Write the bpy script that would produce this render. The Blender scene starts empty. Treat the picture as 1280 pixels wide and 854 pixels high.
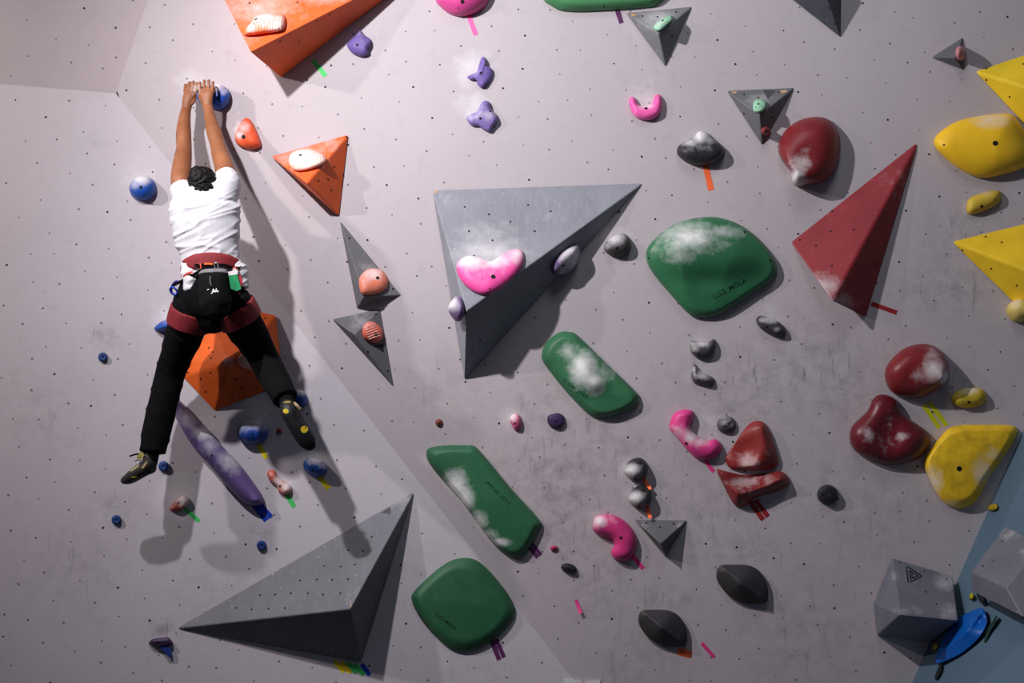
import bpy, bmesh, math, random
from mathutils import Vector, Matrix, noise
from mathutils.bvhtree import BVHTree

# ---------------------------------------------------------------- camera, world, lights, exposure
S = bpy.context.scene
C = S.collection
random.seed(7)
W, H = 1280, 854
F = 1309.5                      # focal length in pixels of the 1280 wide frame
DIST = 5.5                      # camera to the overhanging main panel
TILT = math.radians(10)         # overhang of that panel
sn, cs = math.sin(TILT), math.cos(TILT)
O0 = Vector((0, 0, 2.45))
U0, V0, N0 = Vector((1, 0, 0)), Vector((0, -sn, cs)), Vector((0, -cs, -sn))
CAM = O0 + N0 * DIST


def wc(u, v, w):                # main panel coordinates to world
    return O0 + U0 * u + V0 * v + N0 * w


cd = bpy.data.cameras.new('camera'); cam = bpy.data.objects.new('camera', cd); C.objects.link(cam)
cd.sensor_width = 36; cd.lens = F / W * 36; cd.clip_start = .05
m = Matrix((U0, V0, N0)).transposed().to_4x4(); m.translation = CAM
cam.matrix_world = m
S.camera = cam

wd = bpy.data.worlds.new('world'); S.world = wd; wd.use_nodes = True
bg = wd.node_tree.nodes['Background']
bg.inputs[0].default_value = (.72, .76, .98, 1); bg.inputs[1].default_value = .068


def spot(name, u, v, w, aim, watts, size, blend, radius, col):
    d = bpy.data.lights.new(name, 'SPOT'); o = bpy.data.objects.new(name, d); C.objects.link(o)
    o.location = wc(u, v, w)
    o.rotation_euler = (wc(*aim) - o.location).to_track_quat('-Z', 'Y').to_euler()
    d.energy = watts; d.spot_size = math.radians(size); d.spot_blend = blend
    d.shadow_soft_size = radius; d.color = col
    o['kind'] = 'helper'


spot('gym_or_fill_spot', -1.88, 2.24, 2.385, (3.2, .2, 0), 585, 160, 1, .045, (1, .955, .98))
spot('gym_or_fill_spot', -3.9, 2.15, 2.4, (-2.0, .2, 0), 285, 100, 1, .07, (1, .90, .87))
spot('gym_or_fill_spot', .8, 3.8, 2.6, (1.6, 1.3, 0), 120, 100, 1, .7, (.93, .96, 1))  # added soft fill to lift the upper right, no known gym lamp
S.view_settings.view_transform = 'Standard'; S.view_settings.look = 'None'
S.view_settings.gamma = 1; S.view_settings.use_curve_mapping = False
S.view_settings.exposure = 0.0


# ---------------------------------------------------------------- helpers: panels, pixels, materials
def ray(px, py):
    return (U0 * ((px - W / 2) / F) + V0 * ((H / 2 - py) / F) - N0).normalized()


def proj(p):
    d = p - CAM
    z = -d.dot(N0)
    return W / 2 + F * d.dot(U0) / z, H / 2 - F * d.dot(V0) / z


class Panel:
    """a flat face things are bolted to: P(px, py, w) is the point w metres in front of it seen at that pixel"""
    def __init__(self, o, n, up=None):
        self.o = o.copy(); self.n = n.normalized()
        if self.n.dot(CAM - o) < 0: self.n = -self.n
        up = V0 if up is None else up
        self.u = up.cross(self.n).normalized(); self.v = self.n.cross(self.u).normalized()

    def P(self, px, py, w=0.0):
        r = ray(px, py)
        t = (self.o + self.n * w - CAM).dot(self.n) / r.dot(self.n)
        return CAM + r * t

    def frame(self, px, py):
        m = Matrix((self.u, self.v, self.n)).transposed().to_4x4(); m.translation = self.P(px, py)
        return m


def face_panel(a, b, c):
    return Panel(a, (b - a).cross(c - a))


R = Panel(O0, N0)                                        # main overhanging panel
VX = R.P(145, 117)                                       # where the three panels meet
CR = (R.P(720, 854) - VX).normalized()                   # crease direction
PE = CR.cross(N0).normalized()
if PE.dot(U0) < 0: PE = -PE                              # towards upper right, in the panel
FOLD = math.radians(11)
L = Panel(VX, N0 * math.cos(FOLD) + PE * math.sin(FOLD))  # lower left panel
UPA, UPB = R.P(185, 0), L.P(0, 105)
UP = face_panel(VX, UPA, UPB)                            # upper left panel


def lin(c):
    return tuple((x / 12.92 if x <= .04045 else ((x + .055) / 1.055) ** 2.4) for x in [v / 255 for v in c[:3]]) + (1,)


class NT:
    def __init__(self, name, rough=.6, spec=.4):
        self.m = bpy.data.materials.new(name); self.m.use_nodes = True
        self.t = self.m.node_tree; self.n = self.t.nodes; self.b = self.n['Principled BSDF']
        self.b.inputs['Roughness'].default_value = rough
        self.b.inputs['Specular IOR Level'].default_value = spec
        self.tc = self.n.new('ShaderNodeTexCoord')

    def link(self, a, b): self.t.links.new(a, b)

    def noise(self, scale, detail=4, rough=.6, vec=None, stretch=None):
        x = self.n.new('ShaderNodeTexNoise'); x.inputs['Scale'].default_value = scale
        x.inputs['Detail'].default_value = detail; x.inputs['Roughness'].default_value = rough
        v = vec or self.tc.outputs['Object']
        if stretch:
            mp = self.n.new('ShaderNodeMapping'); mp.inputs['Scale'].default_value = stretch[0]
            mp.inputs['Rotation'].default_value = stretch[1]
            self.link(v, mp.inputs[0]); v = mp.outputs[0]
        self.link(v, x.inputs['Vector'])
        return x.outputs['Fac']

    def ramp(self, fac, a, b, lo=0.0, hi=1.0):
        x = self.n.new('ShaderNodeMapRange'); x.clamp = True
        self.link(fac, x.inputs[0])
        for i, v in enumerate((a, b, lo, hi)): x.inputs[i + 1].default_value = v
        return x.outputs[0]

    def math(self, op, a, b):
        x = self.n.new('ShaderNodeMath'); x.operation = op; x.use_clamp = True
        for i, v in enumerate((a, b)):
            if isinstance(v, (int, float)): x.inputs[i].default_value = v
            else: self.link(v, x.inputs[i])
        return x.outputs[0]

    def mix(self, fac, a, b):
        x = self.n.new('ShaderNodeMix'); x.data_type = 'RGBA'
        for s, v in ((x.inputs[0], fac), (x.inputs[6], a), (x.inputs[7], b)):
            if isinstance(v, (int, float)): s.default_value = v
            elif isinstance(v, tuple): s.default_value = v
            else: self.link(v, s)
        return x.outputs[2]

    def attr(self, name):
        x = self.n.new('ShaderNodeAttribute'); x.attribute_name = name
        return x.outputs['Fac']

    def color(self, c):
        if isinstance(c, tuple): self.b.inputs['Base Color'].default_value = c
        else: self.link(c, self.b.inputs['Base Color'])

    def bump(self, h, strength, dist):
        x = self.n.new('ShaderNodeBump'); x.inputs['Strength'].default_value = strength
        x.inputs['Distance'].default_value = dist
        self.link(h, x.inputs['Height']); self.link(x.outputs[0], self.b.inputs['Normal'])


CHALK = lin((232, 230, 232))
_mats = {}


def mat_hold(col, rough=.55, name='urethane', grime=.25):
    key = (col, rough, name)
    if key in _mats: return _mats[key]
    t = NT(name, rough)
    base = lin(col)
    n1 = t.noise(14, 5)
    dark = tuple(v * .72 for v in base[:3]) + (1,)
    c = t.mix(t.ramp(n1, .45, .75, 0, grime * 2), base, dark)
    fine = t.noise(70, 5, .7)
    dust = t.ramp(fine, .62, .8, 0, .25)
    c = t.mix(dust, c, CHALK)
    ch = t.attr('chalk')
    mk = t.ramp(t.math('ADD', ch, t.ramp(t.noise(26, 5, .62), .3, .7, -.14, .14)), .18, .9, 0, .92)
    mk = t.math('MULTIPLY', mk, t.ramp(ch, .02, .15, 0, 1))
    t.color(t.mix(mk, c, CHALK))
    t.link(t.ramp(mk, 0, 1, rough, .9), t.b.inputs['Roughness'])
    t.bump(t.noise(260, 3), .35, .002)
    _mats[key] = t.m
    return t.m


def mat_plain(name, col, rough=.6, var=.12, scale=30, metal=0, spec=.4, bumpd=0.0):
    key = (name, col, rough)
    if key in _mats: return _mats[key]
    t = NT(name, rough, spec)
    base = lin(col); d = tuple(v * (1 - var * 2.2) for v in base[:3]) + (1,)
    t.color(t.mix(t.ramp(t.noise(scale, 4), .35, .7, 0, 1), base, d))
    t.b.inputs['Metallic'].default_value = metal
    if bumpd: t.bump(t.noise(scale * 12, 3), .5, bumpd)
    _mats[key] = t.m
    return t.m


def mat_volume(col, name, rough=.6, wear=.5):
    """painted plywood: brush streaks, scuffs, small chips through the paint and chalk smears"""
    key = (name, col)
    if key in _mats: return _mats[key]
    t = NT(name, rough)
    base = lin(col)
    d = tuple(v * .78 for v in base[:3]) + (1,); l = tuple(min(1, v * 1.25 + .02) for v in base[:3]) + (1,)
    c = t.mix(t.ramp(t.noise(5, 6), .35, .7), base, d)
    st = t.noise(9, 5, .65, stretch=((5, .7, 3), (0, 0, .15)))
    c = t.mix(t.ramp(st, .5, .75, 0, .5 * wear), c, l)
    c = t.mix(t.ramp(t.noise(75, 3, .55), .69, .74, 0, .8 * wear), c, CHALK)
    ch = t.attr('chalk')
    mk = t.ramp(t.math('ADD', ch, t.ramp(t.noise(20, 6, .65), .3, .7, -.18, .18)), .12, 1.05, 0, .75)
    mk = t.math('MULTIPLY', mk, t.ramp(ch, .02, .15, 0, 1))
    c = t.mix(mk, c, CHALK)
    t.color(c)
    t.bump(t.noise(160, 3), .3, .002)
    _mats[key] = t.m
    return t.m


def mat_wall(name, col):
    t = NT(name, .72, .3)
    base = lin(col)
    c = t.mix(t.ramp(t.noise(1.1, 6, .6), .3, .7), tuple(v * .93 for v in base[:3]) + (1,), base)
    c = t.mix(t.ramp(t.noise(9, 6, .7), .55, .8, 0, .18), c, lin((110, 104, 108)))
    sc = t.attr('scuff')
    blot = t.ramp(t.noise(13, 7, .72), .42, .66)
    c = t.mix(t.math('MULTIPLY', t.math('MULTIPLY', sc, blot), .62), c, lin((58, 56, 60)))
    for k, (rz, sc_) in enumerate(((.5, 3.2), (-.35, 4.1), (1.25, 3.6))):
        line = t.noise(sc_, 3, .5, stretch=((7, .9, 1), (0, 0, rz)))
        ln = t.ramp(line, .655, .69, 0, 1)
        c = t.mix(t.math('MULTIPLY', t.math('MULTIPLY', ln, t.ramp(sc, .05, .6)), .34), c, lin((66, 64, 68)))
    ch = t.attr('chalk')
    mk = t.ramp(t.math('ADD', ch, t.ramp(t.noise(14, 6, .62), .3, .7, -.2, .2)), .12, 1.1, 0, .8)
    mk = t.math('MULTIPLY', mk, t.ramp(ch, .02, .15, 0, 1))
    c = t.mix(mk, c, lin((238, 236, 240)))
    t.color(c)
    t.bump(t.noise(150, 4, .6), .4, .003)
    return t.m


def meta(o, label=None, cat=None, group=None, kind=None):
    if label: o['label'] = label
    if cat: o['category'] = cat
    if group: o['group'] = group
    if kind: o['kind'] = kind
    return o


def link(name, me, mw=None, parent=None, mat=None):
    o = bpy.data.objects.new(name, me); C.objects.link(o)
    if mat and me and not me.materials: me.materials.append(mat)
    if parent is not None:
        o.parent = parent
        o.matrix_parent_inverse = Matrix.Identity(4)
        o.matrix_basis = parent_world(parent).inverted() @ (mw or parent_world(parent))
    elif mw is not None: o.matrix_basis = mw
    return o


def parent_world(o):
    m = o.matrix_basis.copy()
    while o.parent: o = o.parent; m = o.matrix_basis @ m
    return m


def empty(name, mw, label, cat, group=None):
    o = bpy.data.objects.new(name, None); C.objects.link(o); o.matrix_basis = mw
    o.empty_display_size = .05
    return meta(o, label, cat, group)


def mesh_world(name, verts, faces, mw, smooth=False):
    inv = mw.inverted(); me = bpy.data.meshes.new(name)
    me.from_pydata([inv @ v for v in verts], [], faces); me.update()
    if smooth: me.polygons.foreach_set('use_smooth', [True] * len(me.polygons))
    return me


def put_attr(me, name, vals):
    a = me.attributes.new(name, 'FLOAT', 'POINT'); a.data.foreach_set('value', vals)


def spots_val(x, y, spots):
    s = 0.0
    for sp in spots:
        r = sp[2]; ry = sp[4] if len(sp) > 4 else r
        d = ((x - sp[0]) / r) ** 2 + ((y - sp[1]) / ry) ** 2
        if d < 4: s = max(s, sp[3] * math.exp(-d * 1.1)) if d > .0 else max(s, sp[3])
    return s


def bvh_of(o):
    mw = parent_world(o); me = o.data
    return BVHTree.FromPolygons([mw @ v.co for v in me.vertices], [p.vertices[:] for p in me.polygons])


def spline(pts, n, closed=True):
    """centripetal-ish Catmull-Rom through points, n samples spaced evenly along it"""
    k = len(pts); out = []
    segs = k if closed else k - 1
    for i in range(segs):
        g = (lambda j: pts[j % k]) if closed else (lambda j: pts[max(0, min(k - 1, j))])
        p0, p1, p2, p3 = g(i - 1), g(i), g(i + 1), g(i + 2)
        for s in range(16):
            t = s / 16
            out.append([.5 * (2 * b + (c - a) * t + (2 * a - 5 * b + 4 * c - d) * t * t + (3 * b - a - 3 * c + d) * t ** 3)
                        for a, b, c, d in zip(p0, p1, p2, p3)])
    if not closed: out.append(list(pts[-1]))
    if n is None: return out
    ds = [0.0]; m_ = len(out)
    for i in range(1, m_ + (1 if closed else 0)):
        ds.append(ds[-1] + math.dist(out[i % m_][:2], out[i - 1][:2]))
    tot = ds[-1]; res = []; j = 0
    for q in range(n):
        tgt = tot * q / (n if closed else n - 1)
        while j < len(ds) - 2 and ds[j + 1] < tgt: j += 1
        f = 0 if ds[j + 1] == ds[j] else (tgt - ds[j]) / (ds[j + 1] - ds[j])
        a, b = out[j % m_], out[(j + 1) % m_]
        res.append([x + (y - x) * f for x, y in zip(a, b)])
    return res


PROF = {
    'dome': lambda t: (1 - (1 - t) ** 2.2) ** .62,
    'cone': lambda t: t,
    'soft': lambda t: t * t * (3 - 2 * t),
    'slab': lambda t: .72 * min(1, t / .22) ** .7 + .28 * t,
    'bulge': lambda t: (1 - (1 - t) ** 1.6),
    'peak': lambda t: .55 * (1 - (1 - t) ** 2) + .45 * t ** 2.5,
    'plate': lambda t: .30 * min(1, t / .10) ** .6 + .70 * t * t * (3 - 2 * t),
}

# one shared bolt: a steel rim round a dark socket, recessed
def bolt_mesh(nm, mats, r=1.0, depth=.5):
    bm = bmesh.new(); n = 14
    rings = []
    for rr, z in ((1.0, -.25), (1.0, .14), (.8, .20), (.72, .12), (0.68, .06)):
        rings.append([bm.verts.new((rr * math.cos(2 * math.pi * i / n), rr * math.sin(2 * math.pi * i / n), z)) for i in range(n)])
    for q in range(4):
        for i in range(n):
            f = bm.faces.new((rings[q][i], rings[q][(i + 1) % n], rings[q + 1][(i + 1) % n], rings[q + 1][i])); f.material_index = 0 if q < 2 else 1
    f = bm.faces.new(rings[-1]); f.material_index = 1
    me = bpy.data.meshes.new(nm); bm.to_mesh(me); bm.free()
    for x in mats: me.materials.append(x)
    return me


BLACK = mat_plain('dark_socket', (14, 13, 15), .7)
STEEL = mat_plain('bolt_steel', (70, 68, 72), .45, metal=.6)
BOLT = bolt_mesh('bolt', (BLACK, BLACK))
RIMBOLT = bolt_mesh('bolt', (STEEL, BLACK))


def surf(tree, px, py):
    h = tree.ray_cast(CAM, ray(px, py))
    return (h[0], h[1]) if h[0] is not None else (None, None)


def orient(p, n, s):
    q = n.to_track_quat('Z', 'Y').to_matrix().to_4x4()
    return Matrix.Translation(p) @ q @ Matrix.Diagonal((s, s, s, 1))


def add_bolts(o, bolts, tree=None, r=.0085, name='bolt', me=None):
    tree = tree or bvh_of(o)
    for b in bolts:
        p, n = surf(tree, b[0], b[1])
        if p is None: continue
        if n.dot(CAM - p) < 0: n = -n
        rr = b[2] if len(b) > 2 else r
        link(name, me or BOLT, orient(p, n, rr), o)


def hold(label, panel, outline, spine, height, col, prof='dome', chalk=(), bolts=(), rim=.008, dents=(), group=None,
         rough=.55, N=72, K=16, smooth=1, sharp=False, name='climbing_hold', cat='climbing hold', tilt=None, grime=.25, br=.0085):
    ol = spline(outline, N) if not sharp else spline(outline, N)
    sp = [(s[0], s[1], s[2] if len(s) > 2 else 1.0) for s in spine]
    if len(sp) == 1: sp = sp * 2

    def near(x, y):
        best = None
        for a, b in zip(sp, sp[1:]):
            dx, dy = b[0] - a[0], b[1] - a[1]; q = dx * dx + dy * dy
            t = 0 if q == 0 else max(0, min(1, ((x - a[0]) * dx + (y - a[1]) * dy) / q))
            c = (a[0] + dx * t, a[1] + dy * t, a[2] + (b[2] - a[2]) * t)
            d = math.dist(c[:2], (x, y))
            if best is None or d < best[0]: best = (d, c)
        return best[1]
    tg = [near(*p[:2]) for p in ol]
    for _ in range(3):
        tg = [tuple((tg[i - 1][k] + 2 * tg[i][k] + tg[(i + 1) % N][k]) / 4 for k in range(3)) for i in range(N)]
    f = PROF[prof]
    grid = [[(p[0], p[1], .0018) for p in ol]]
    for q in range(K):
        t = q / (K - 1) * .97
        grid.append([(p[0] + (s[0] - p[0]) * t, p[1] + (s[1] - p[1]) * t, rim + (height * s[2] - rim) * f(t)) for p, s in zip(ol, tg)])
    for _ in range(smooth):
        g2 = [grid[0], grid[1]]
        for q in range(2, K):
            g2.append([tuple((grid[q][i][k] * 4 + grid[q - 1][i][k] + grid[q + 1][i][k] + grid[q][i - 1][k] + grid[q][(i + 1) % N][k]) / 8 for k in range(3)) for i in range(N)])
        g2.append(grid[K]); grid = g2
    verts, ch = [], []
    cx = sum(p[0] for p in ol) / N; cy = sum(p[1] for p in ol) / N
    for q, ringp in enumerate(grid):
        for (x, y, w) in ringp:
            if q > 0:
                for d in dents:
                    ry = d[4] if len(d) > 4 else d[2]
                    w -= d[3] * math.exp(-(((x - d[0]) / d[2]) ** 2 + ((y - d[1]) / ry) ** 2))
                w = max(w, .002)
            verts.append(panel.P(x, y, w)); ch.append(spots_val(x, y, chalk) if chalk else 0.0)
    faces = [(q * N + i, (q + 1) * N + i, (q + 1) * N + (i + 1) % N, q * N + (i + 1) % N) for q in range(K) for i in range(N)]
    faces = [fc[::-1] for fc in faces]
    faces.append(tuple(K * N + i for i in range(N)))
    faces.append(tuple(range(N))[::-1])
    mw = panel.frame(cx, cy)
    me = mesh_world(name, verts, faces, mw, True)
    bm = bmesh.new(); bm.from_mesh(me)
    bmesh.ops.recalc_face_normals(bm, faces=bm.faces)
    bmesh.ops.triangulate(bm, faces=[x for x in bm.faces if len(x.verts) > 4])
    bm.to_mesh(me); bm.free()
    me.polygons.foreach_set('use_smooth', [True] * len(me.polygons))
    put_attr(me, 'chalk', ch)
    o = link(name, me, mw, None, mat_hold(col, rough, grime=grime))
    meta(o, label, cat, group)
    if bolts: add_bolts(o, bolts, r=br)
    return o


def volume(label, panel, pts, faces, col, name='climbing_volume', bevel=.006, chalk=(), holes=(), group=None, mat=None, wear=.5, sub=18):
    """plywood volume: pts (px, py, height above the panel); faces by index. The faces are cut up fine enough to carry chalk."""
    wv = [p if isinstance(p, Vector) else panel.P(p[0], p[1], max(p[2], .0018)) for p in pts]
    pts = [proj(p) for p in wv]
    cx = sum(p[0] for p in pts) / len(pts); cy = sum(p[1] for p in pts) / len(pts)
    mw = panel.frame(cx, cy); inv = mw.inverted()
    bm = bmesh.new(); vs = [bm.verts.new(inv @ v) for v in wv]
    for f in faces: bm.faces.new([vs[i] for i in f])
    bmesh.ops.recalc_face_normals(bm, faces=bm.faces)
    if bevel: bmesh.ops.bevel(bm, geom=list(bm.edges), offset=bevel, segments=2, affect='EDGES', profile=.5)
    if chalk:
        bmesh.ops.triangulate(bm, faces=bm.faces)
        for _ in range(6):
            es = [e for e in bm.edges if e.calc_length() > .05]
            if not es: break
            bmesh.ops.subdivide_edges(bm, edges=es, cuts=1, use_grid_fill=False)
            bmesh.ops.triangulate(bm, faces=[f for f in bm.faces if len(f.verts) > 3])
    me = bpy.data.meshes.new(name); bm.to_mesh(me); bm.free()
    put_attr(me, 'chalk', [spots_val(*proj(mw @ v.co), chalk) if chalk else 0.0 for v in me.vertices])
    o = link(name, me, mw, None, mat or mat_volume(col, 'painted_plywood', wear=wear))
    meta(o, label, 'climbing volume', group)
    tree = bvh_of(o)
    if holes: disc_field(o, tree, holes, .0055, 'bolt_holes')
    return o, wv, tree


def disc_field(parent, tree, pts, r, name, mat=None, lift=.0012):
    """many small dark sockets on one surface, joined: too small to pick apart"""
    bm = bmesh.new(); inv = parent_world(parent).inverted(); n = 8
    for q in pts:
        p, nn = surf(tree, q[0], q[1])
        if p is None: continue
        if nn.dot(CAM - p) < 0: nn = -nn
        m4 = inv @ orient(p, nn, q[2] if len(q) > 2 else r)
        top = [bm.verts.new(m4 @ Vector((math.cos(i * math.tau / n), math.sin(i * math.tau / n), .16))) for i in range(n)]
        bot = [bm.verts.new(m4 @ Vector((1.1 * math.cos(i * math.tau / n), 1.1 * math.sin(i * math.tau / n), -.1))) for i in range(n)]
        inn = [bm.verts.new(m4 @ Vector((.8 * math.cos(i * math.tau / n), .8 * math.sin(i * math.tau / n), .05))) for i in range(n)]
        for i in range(n):
            j = (i + 1) % n
            bm.faces.new((bot[i], bot[j], top[j], top[i])); bm.faces.new((top[i], top[j], inn[j], inn[i]))
        bm.faces.new(inn)
    me = bpy.data.meshes.new(name); bm.to_mesh(me); bm.free()
    o = link(name, me, parent_world(parent), parent, mat or BLACK)
    o['kind'] = 'stuff'
    return o


def flat_decal(parent, polys, mat, name, tree=None, lift=.0009):
    """flat print: pixel polygons laid on the surface of the thing"""
    tree = tree or bvh_of(parent)
    verts, faces = [], []
    for poly in polys:
        ids = []
        for (x, y) in poly:
            p, n = surf(tree, x, y)
            if p is None: ids = []; break
            if n.dot(CAM - p) < 0: n = -n
            ids.append(len(verts)); verts.append(p + n * lift)
        if len(ids) > 8 and 'patch' in name:
            p, n = surf(tree, sum(q[0] for q in poly) / len(poly), sum(q[1] for q in poly) / len(poly))
            verts.append(p + (n if n.dot(CAM - p) > 0 else -n) * lift * 1.4)
            faces += [(ids[i], ids[(i + 1) % len(ids)], len(verts) - 1) for i in range(len(ids))]
        elif len(ids) > 2: faces.append(ids)
    mw = parent_world(parent)
    o = link(name, mesh_world(name, verts, faces, mw), mw, parent, mat)
    if 'chips' in name: o['kind'] = 'stuff'
    return o


def stroke(a, b, w):
    l = math.dist(a, b); nx, ny = -(b[1] - a[1]) / l * w / 2, (b[0] - a[0]) / l * w / 2
    return [(a[0] + nx, a[1] + ny), (b[0] + nx, b[1] + ny), (b[0] - nx, b[1] - ny), (a[0] - nx, a[1] - ny)]


def print_text(parent, text, x, y, ang, size, mat, name='printed_text', mirror=False):
    cu = bpy.data.curves.new('t', 'FONT'); cu.body = text; cu.align_x = 'CENTER'; cu.align_y = 'CENTER'; cu.size = size; cu.space_character = 1.1; cu.offset = .012
    cu.resolution_u = 2
    ob = bpy.data.objects.new('t', cu); C.objects.link(ob)
    me = ob.to_mesh(); a = math.radians(ang); ca, sa = math.cos(a), math.sin(a)
    pv = [(x + v.co.x * ca + v.co.y * sa, y + v.co.x * sa - v.co.y * ca) for v in me.vertices]
    polys = [[pv[i] for i in p.vertices] for p in me.polygons]
    ob.to_mesh_clear(); bpy.data.objects.remove(ob); bpy.data.curves.remove(cu)
    return flat_decal(parent, polys, mat, name)


TAPES = {'yellow': (236, 214, 20), 'green': (70, 205, 105), 'blue': (14, 60, 190), 'pink': (232, 60, 140), 'purple': (92, 40, 92),
         'orange': (255, 112, 60), 'red': (150, 34, 36), 'lime': (200, 205, 20), 'hotpink': (255, 105, 170)}


def tape(label, panel, a, b, width, col, group='tape strips under the holds', lift=0.0, curl=0.0):
    """a strip of cloth tape, a tenth of a millimetre proud; curl lifts its far end off the wall"""
    n = 8; dx, dy = b[0] - a[0], b[1] - a[1]; l = math.hypot(dx, dy); nx, ny = -dy / l * width / 2, dx / l * width / 2
    verts, faces = [], []
    for i in range(n + 1):
        t = i / n; wv = .001 + lift + curl * t * t
        jag = .12 * math.sin(i * 5.3 + a[0])
        for (sx, dw) in ((1, 0), (-1, 0), (-1, -.0009), (1, -.0009)):
            k = sx * (1 + jag * .3)
            verts.append(panel.P(a[0] + dx * t + nx * k, a[1] + dy * t + ny * k, wv + dw))
    for i in range(n):
        for k in range(4):
            faces.append((i * 4 + k, i * 4 + (k + 1) % 4, i * 4 + 4 + (k + 1) % 4, i * 4 + 4 + k))
    faces += [(0, 1, 2, 3), (n * 4 + 3, n * 4 + 2, n * 4 + 1, n * 4)]
    mw = panel.frame((a[0] + b[0]) / 2, (a[1] + b[1]) / 2)
    me = mesh_world('tape_strip', verts, faces, mw)
    return meta(link('tape_strip', me, mw, None, mat_plain('cloth_tape_' + col, TAPES[col], .6, .06, 60)), label, 'tape', group)


# ---------------------------------------------------------------- the setting
WALL_CHALK = [(590, 86, 26, .55), (592, 134, 24, .5), (806, 122, 22, .45), (172, 222, 26, .35), (455, 352, 20, .3), (208, 398, 22, .6), (316, 520, 26, .6), (392, 572, 22, .5),
              (276, 530, 30, .75, 22), (222, 622, 26, .8), (355, 596, 20, .55), (640, 522, 16, .5), (236, 105, 22, .4), (300, 160, 16, .3), (960, 392, 18, .3), (876, 424, 16, .3),
              (880, 456, 16, .3), (785, 585, 16, .45), (790, 612, 14, .4), (752, 655, 16, .3), (884, 530, 22, .45), (374, 492, 16, .4), (205, 578, 12, .3), (640, 330, 60, .0), (776, 296, 20, .35)]
WALL_SCUFF = [(132, 424, 20, .8, 16), (700, 600, 75, .75, 60), (690, 650, 55, .7), (500, 720, 50, .25), (940, 480, 110, .5, 60), (1010, 450, 70, .55), (745, 560, 60, .5), (640, 600, 50, .45),
              (907, 512, 22, .8, 14), (710, 694, 24, .75, 14), (324, 668, 18, .75, 12), (204, 788, 20, .9, 14), (140, 636, 16, .7, 12), (148, 632, 40, .35), (1180, 360, 70, .5, 40), (1210, 300, 60, .45),
              (930, 690, 55, .55, 22), (830, 750, 50, .6, 20), (795, 560, 26, .7, 16), (950, 520, 22, .6), (880, 640, 90, .35), (1080, 620, 90, .35), (1010, 790, 90, .4), (800, 830, 90, .35),
              (1035, 600, 20, .6), (1170, 480, 40, .5), (680, 505, 40, .5), (560, 490, 60, .3), (60, 520, 60, .25), (90, 700, 70, .3), (270, 740, 60, .3), (760, 730, 60, .45), (1060, 480, 70, .45), (600, 830, 50, .3)]
WALLM = mat_wall('painted_wall', (190, 182, 187))
WALLU = mat_wall('wall_paint_shaded_upper', (186, 176, 181))  # main wall paint darkened: this panel's shade is put into the colour
WALLL = mat_wall('wall_paint_lit_lower', (202, 196, 204))  # main wall paint made lighter and cooler: brighter light put into the colour
WALLS_BLUE = mat_wall('painted_side_wall', (84, 108, 126))


def strip_wall(name, left, right, nu, nv, panel, mat):
    """left(t), right(t) give the two edges, t 0..1 from the top down"""
    verts = []
    for j in range(nv + 1):
        a, b = left(j / nv), right(j / nv)
        for i in range(nu + 1): verts.append(a.lerp(b, i / nu))
    fs = [(j * (nu + 1) + i, (j + 1) * (nu + 1) + i, (j + 1) * (nu + 1) + i + 1, j * (nu + 1) + i + 1) for j in range(nv) for i in range(nu)]
    mw = panel.frame(640, 427)
    me = mesh_world(name, verts, fs, mw)
    pv = [proj(v) for v in verts]
    put_attr(me, 'chalk', [spots_val(x, y, WALL_CHALK) for x, y in pv])
    put_attr(me, 'scuff', [spots_val(x, y, WALL_SCUFF) for x, y in pv])
    return meta(link(name, me, mw, None, mat), kind='structure')


def lerp2(pts):
    def f(t):
        y0, y1 = pts[0][1], pts[-1][1]; y = y0 + (y1 - y0) * t
        for a, b in zip(pts, pts[1:]):
            if y <= b[1] + 1e-6:
                k = (y - a[1]) / (b[1] - a[1]); return (a[0] + (b[0] - a[0]) * k, y)
        return pts[-1]
    return f


YB = 1017
crx = lambda y: 145 + (y - 117) * (720 - 145) / (854 - 117)
cox = lambda y: 1252 - (y - 600) * 112 / 254
lr = lerp2([(185 + 40 / 117 * 260, -260), (145, 117), (crx(YB), YB)])
rr = lerp2([(cox(-260), -260), (cox(YB), YB)])
wall_back = strip_wall('wall_back', lambda t: R.P(*lr(t)), lambda t: R.P(*rr(t)), 190, 130, R, WALLM)
# lower left panel: from its top edge down to the floor
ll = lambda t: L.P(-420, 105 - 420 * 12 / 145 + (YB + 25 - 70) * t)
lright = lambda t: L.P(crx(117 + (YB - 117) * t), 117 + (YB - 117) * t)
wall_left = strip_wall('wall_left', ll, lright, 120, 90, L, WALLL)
# upper left panel
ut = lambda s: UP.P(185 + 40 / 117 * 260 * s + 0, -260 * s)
wall_upper_left = strip_wall('wall_upper', lambda t: UP.P(-420, -330 + (70.2 + 330) * t), lambda t: R.P(185 + 40 / 117 * 260 - (40 + 40 / 117 * 260) * t, -260 + 377 * t), 40, 40, UP, WALLU)

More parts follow.
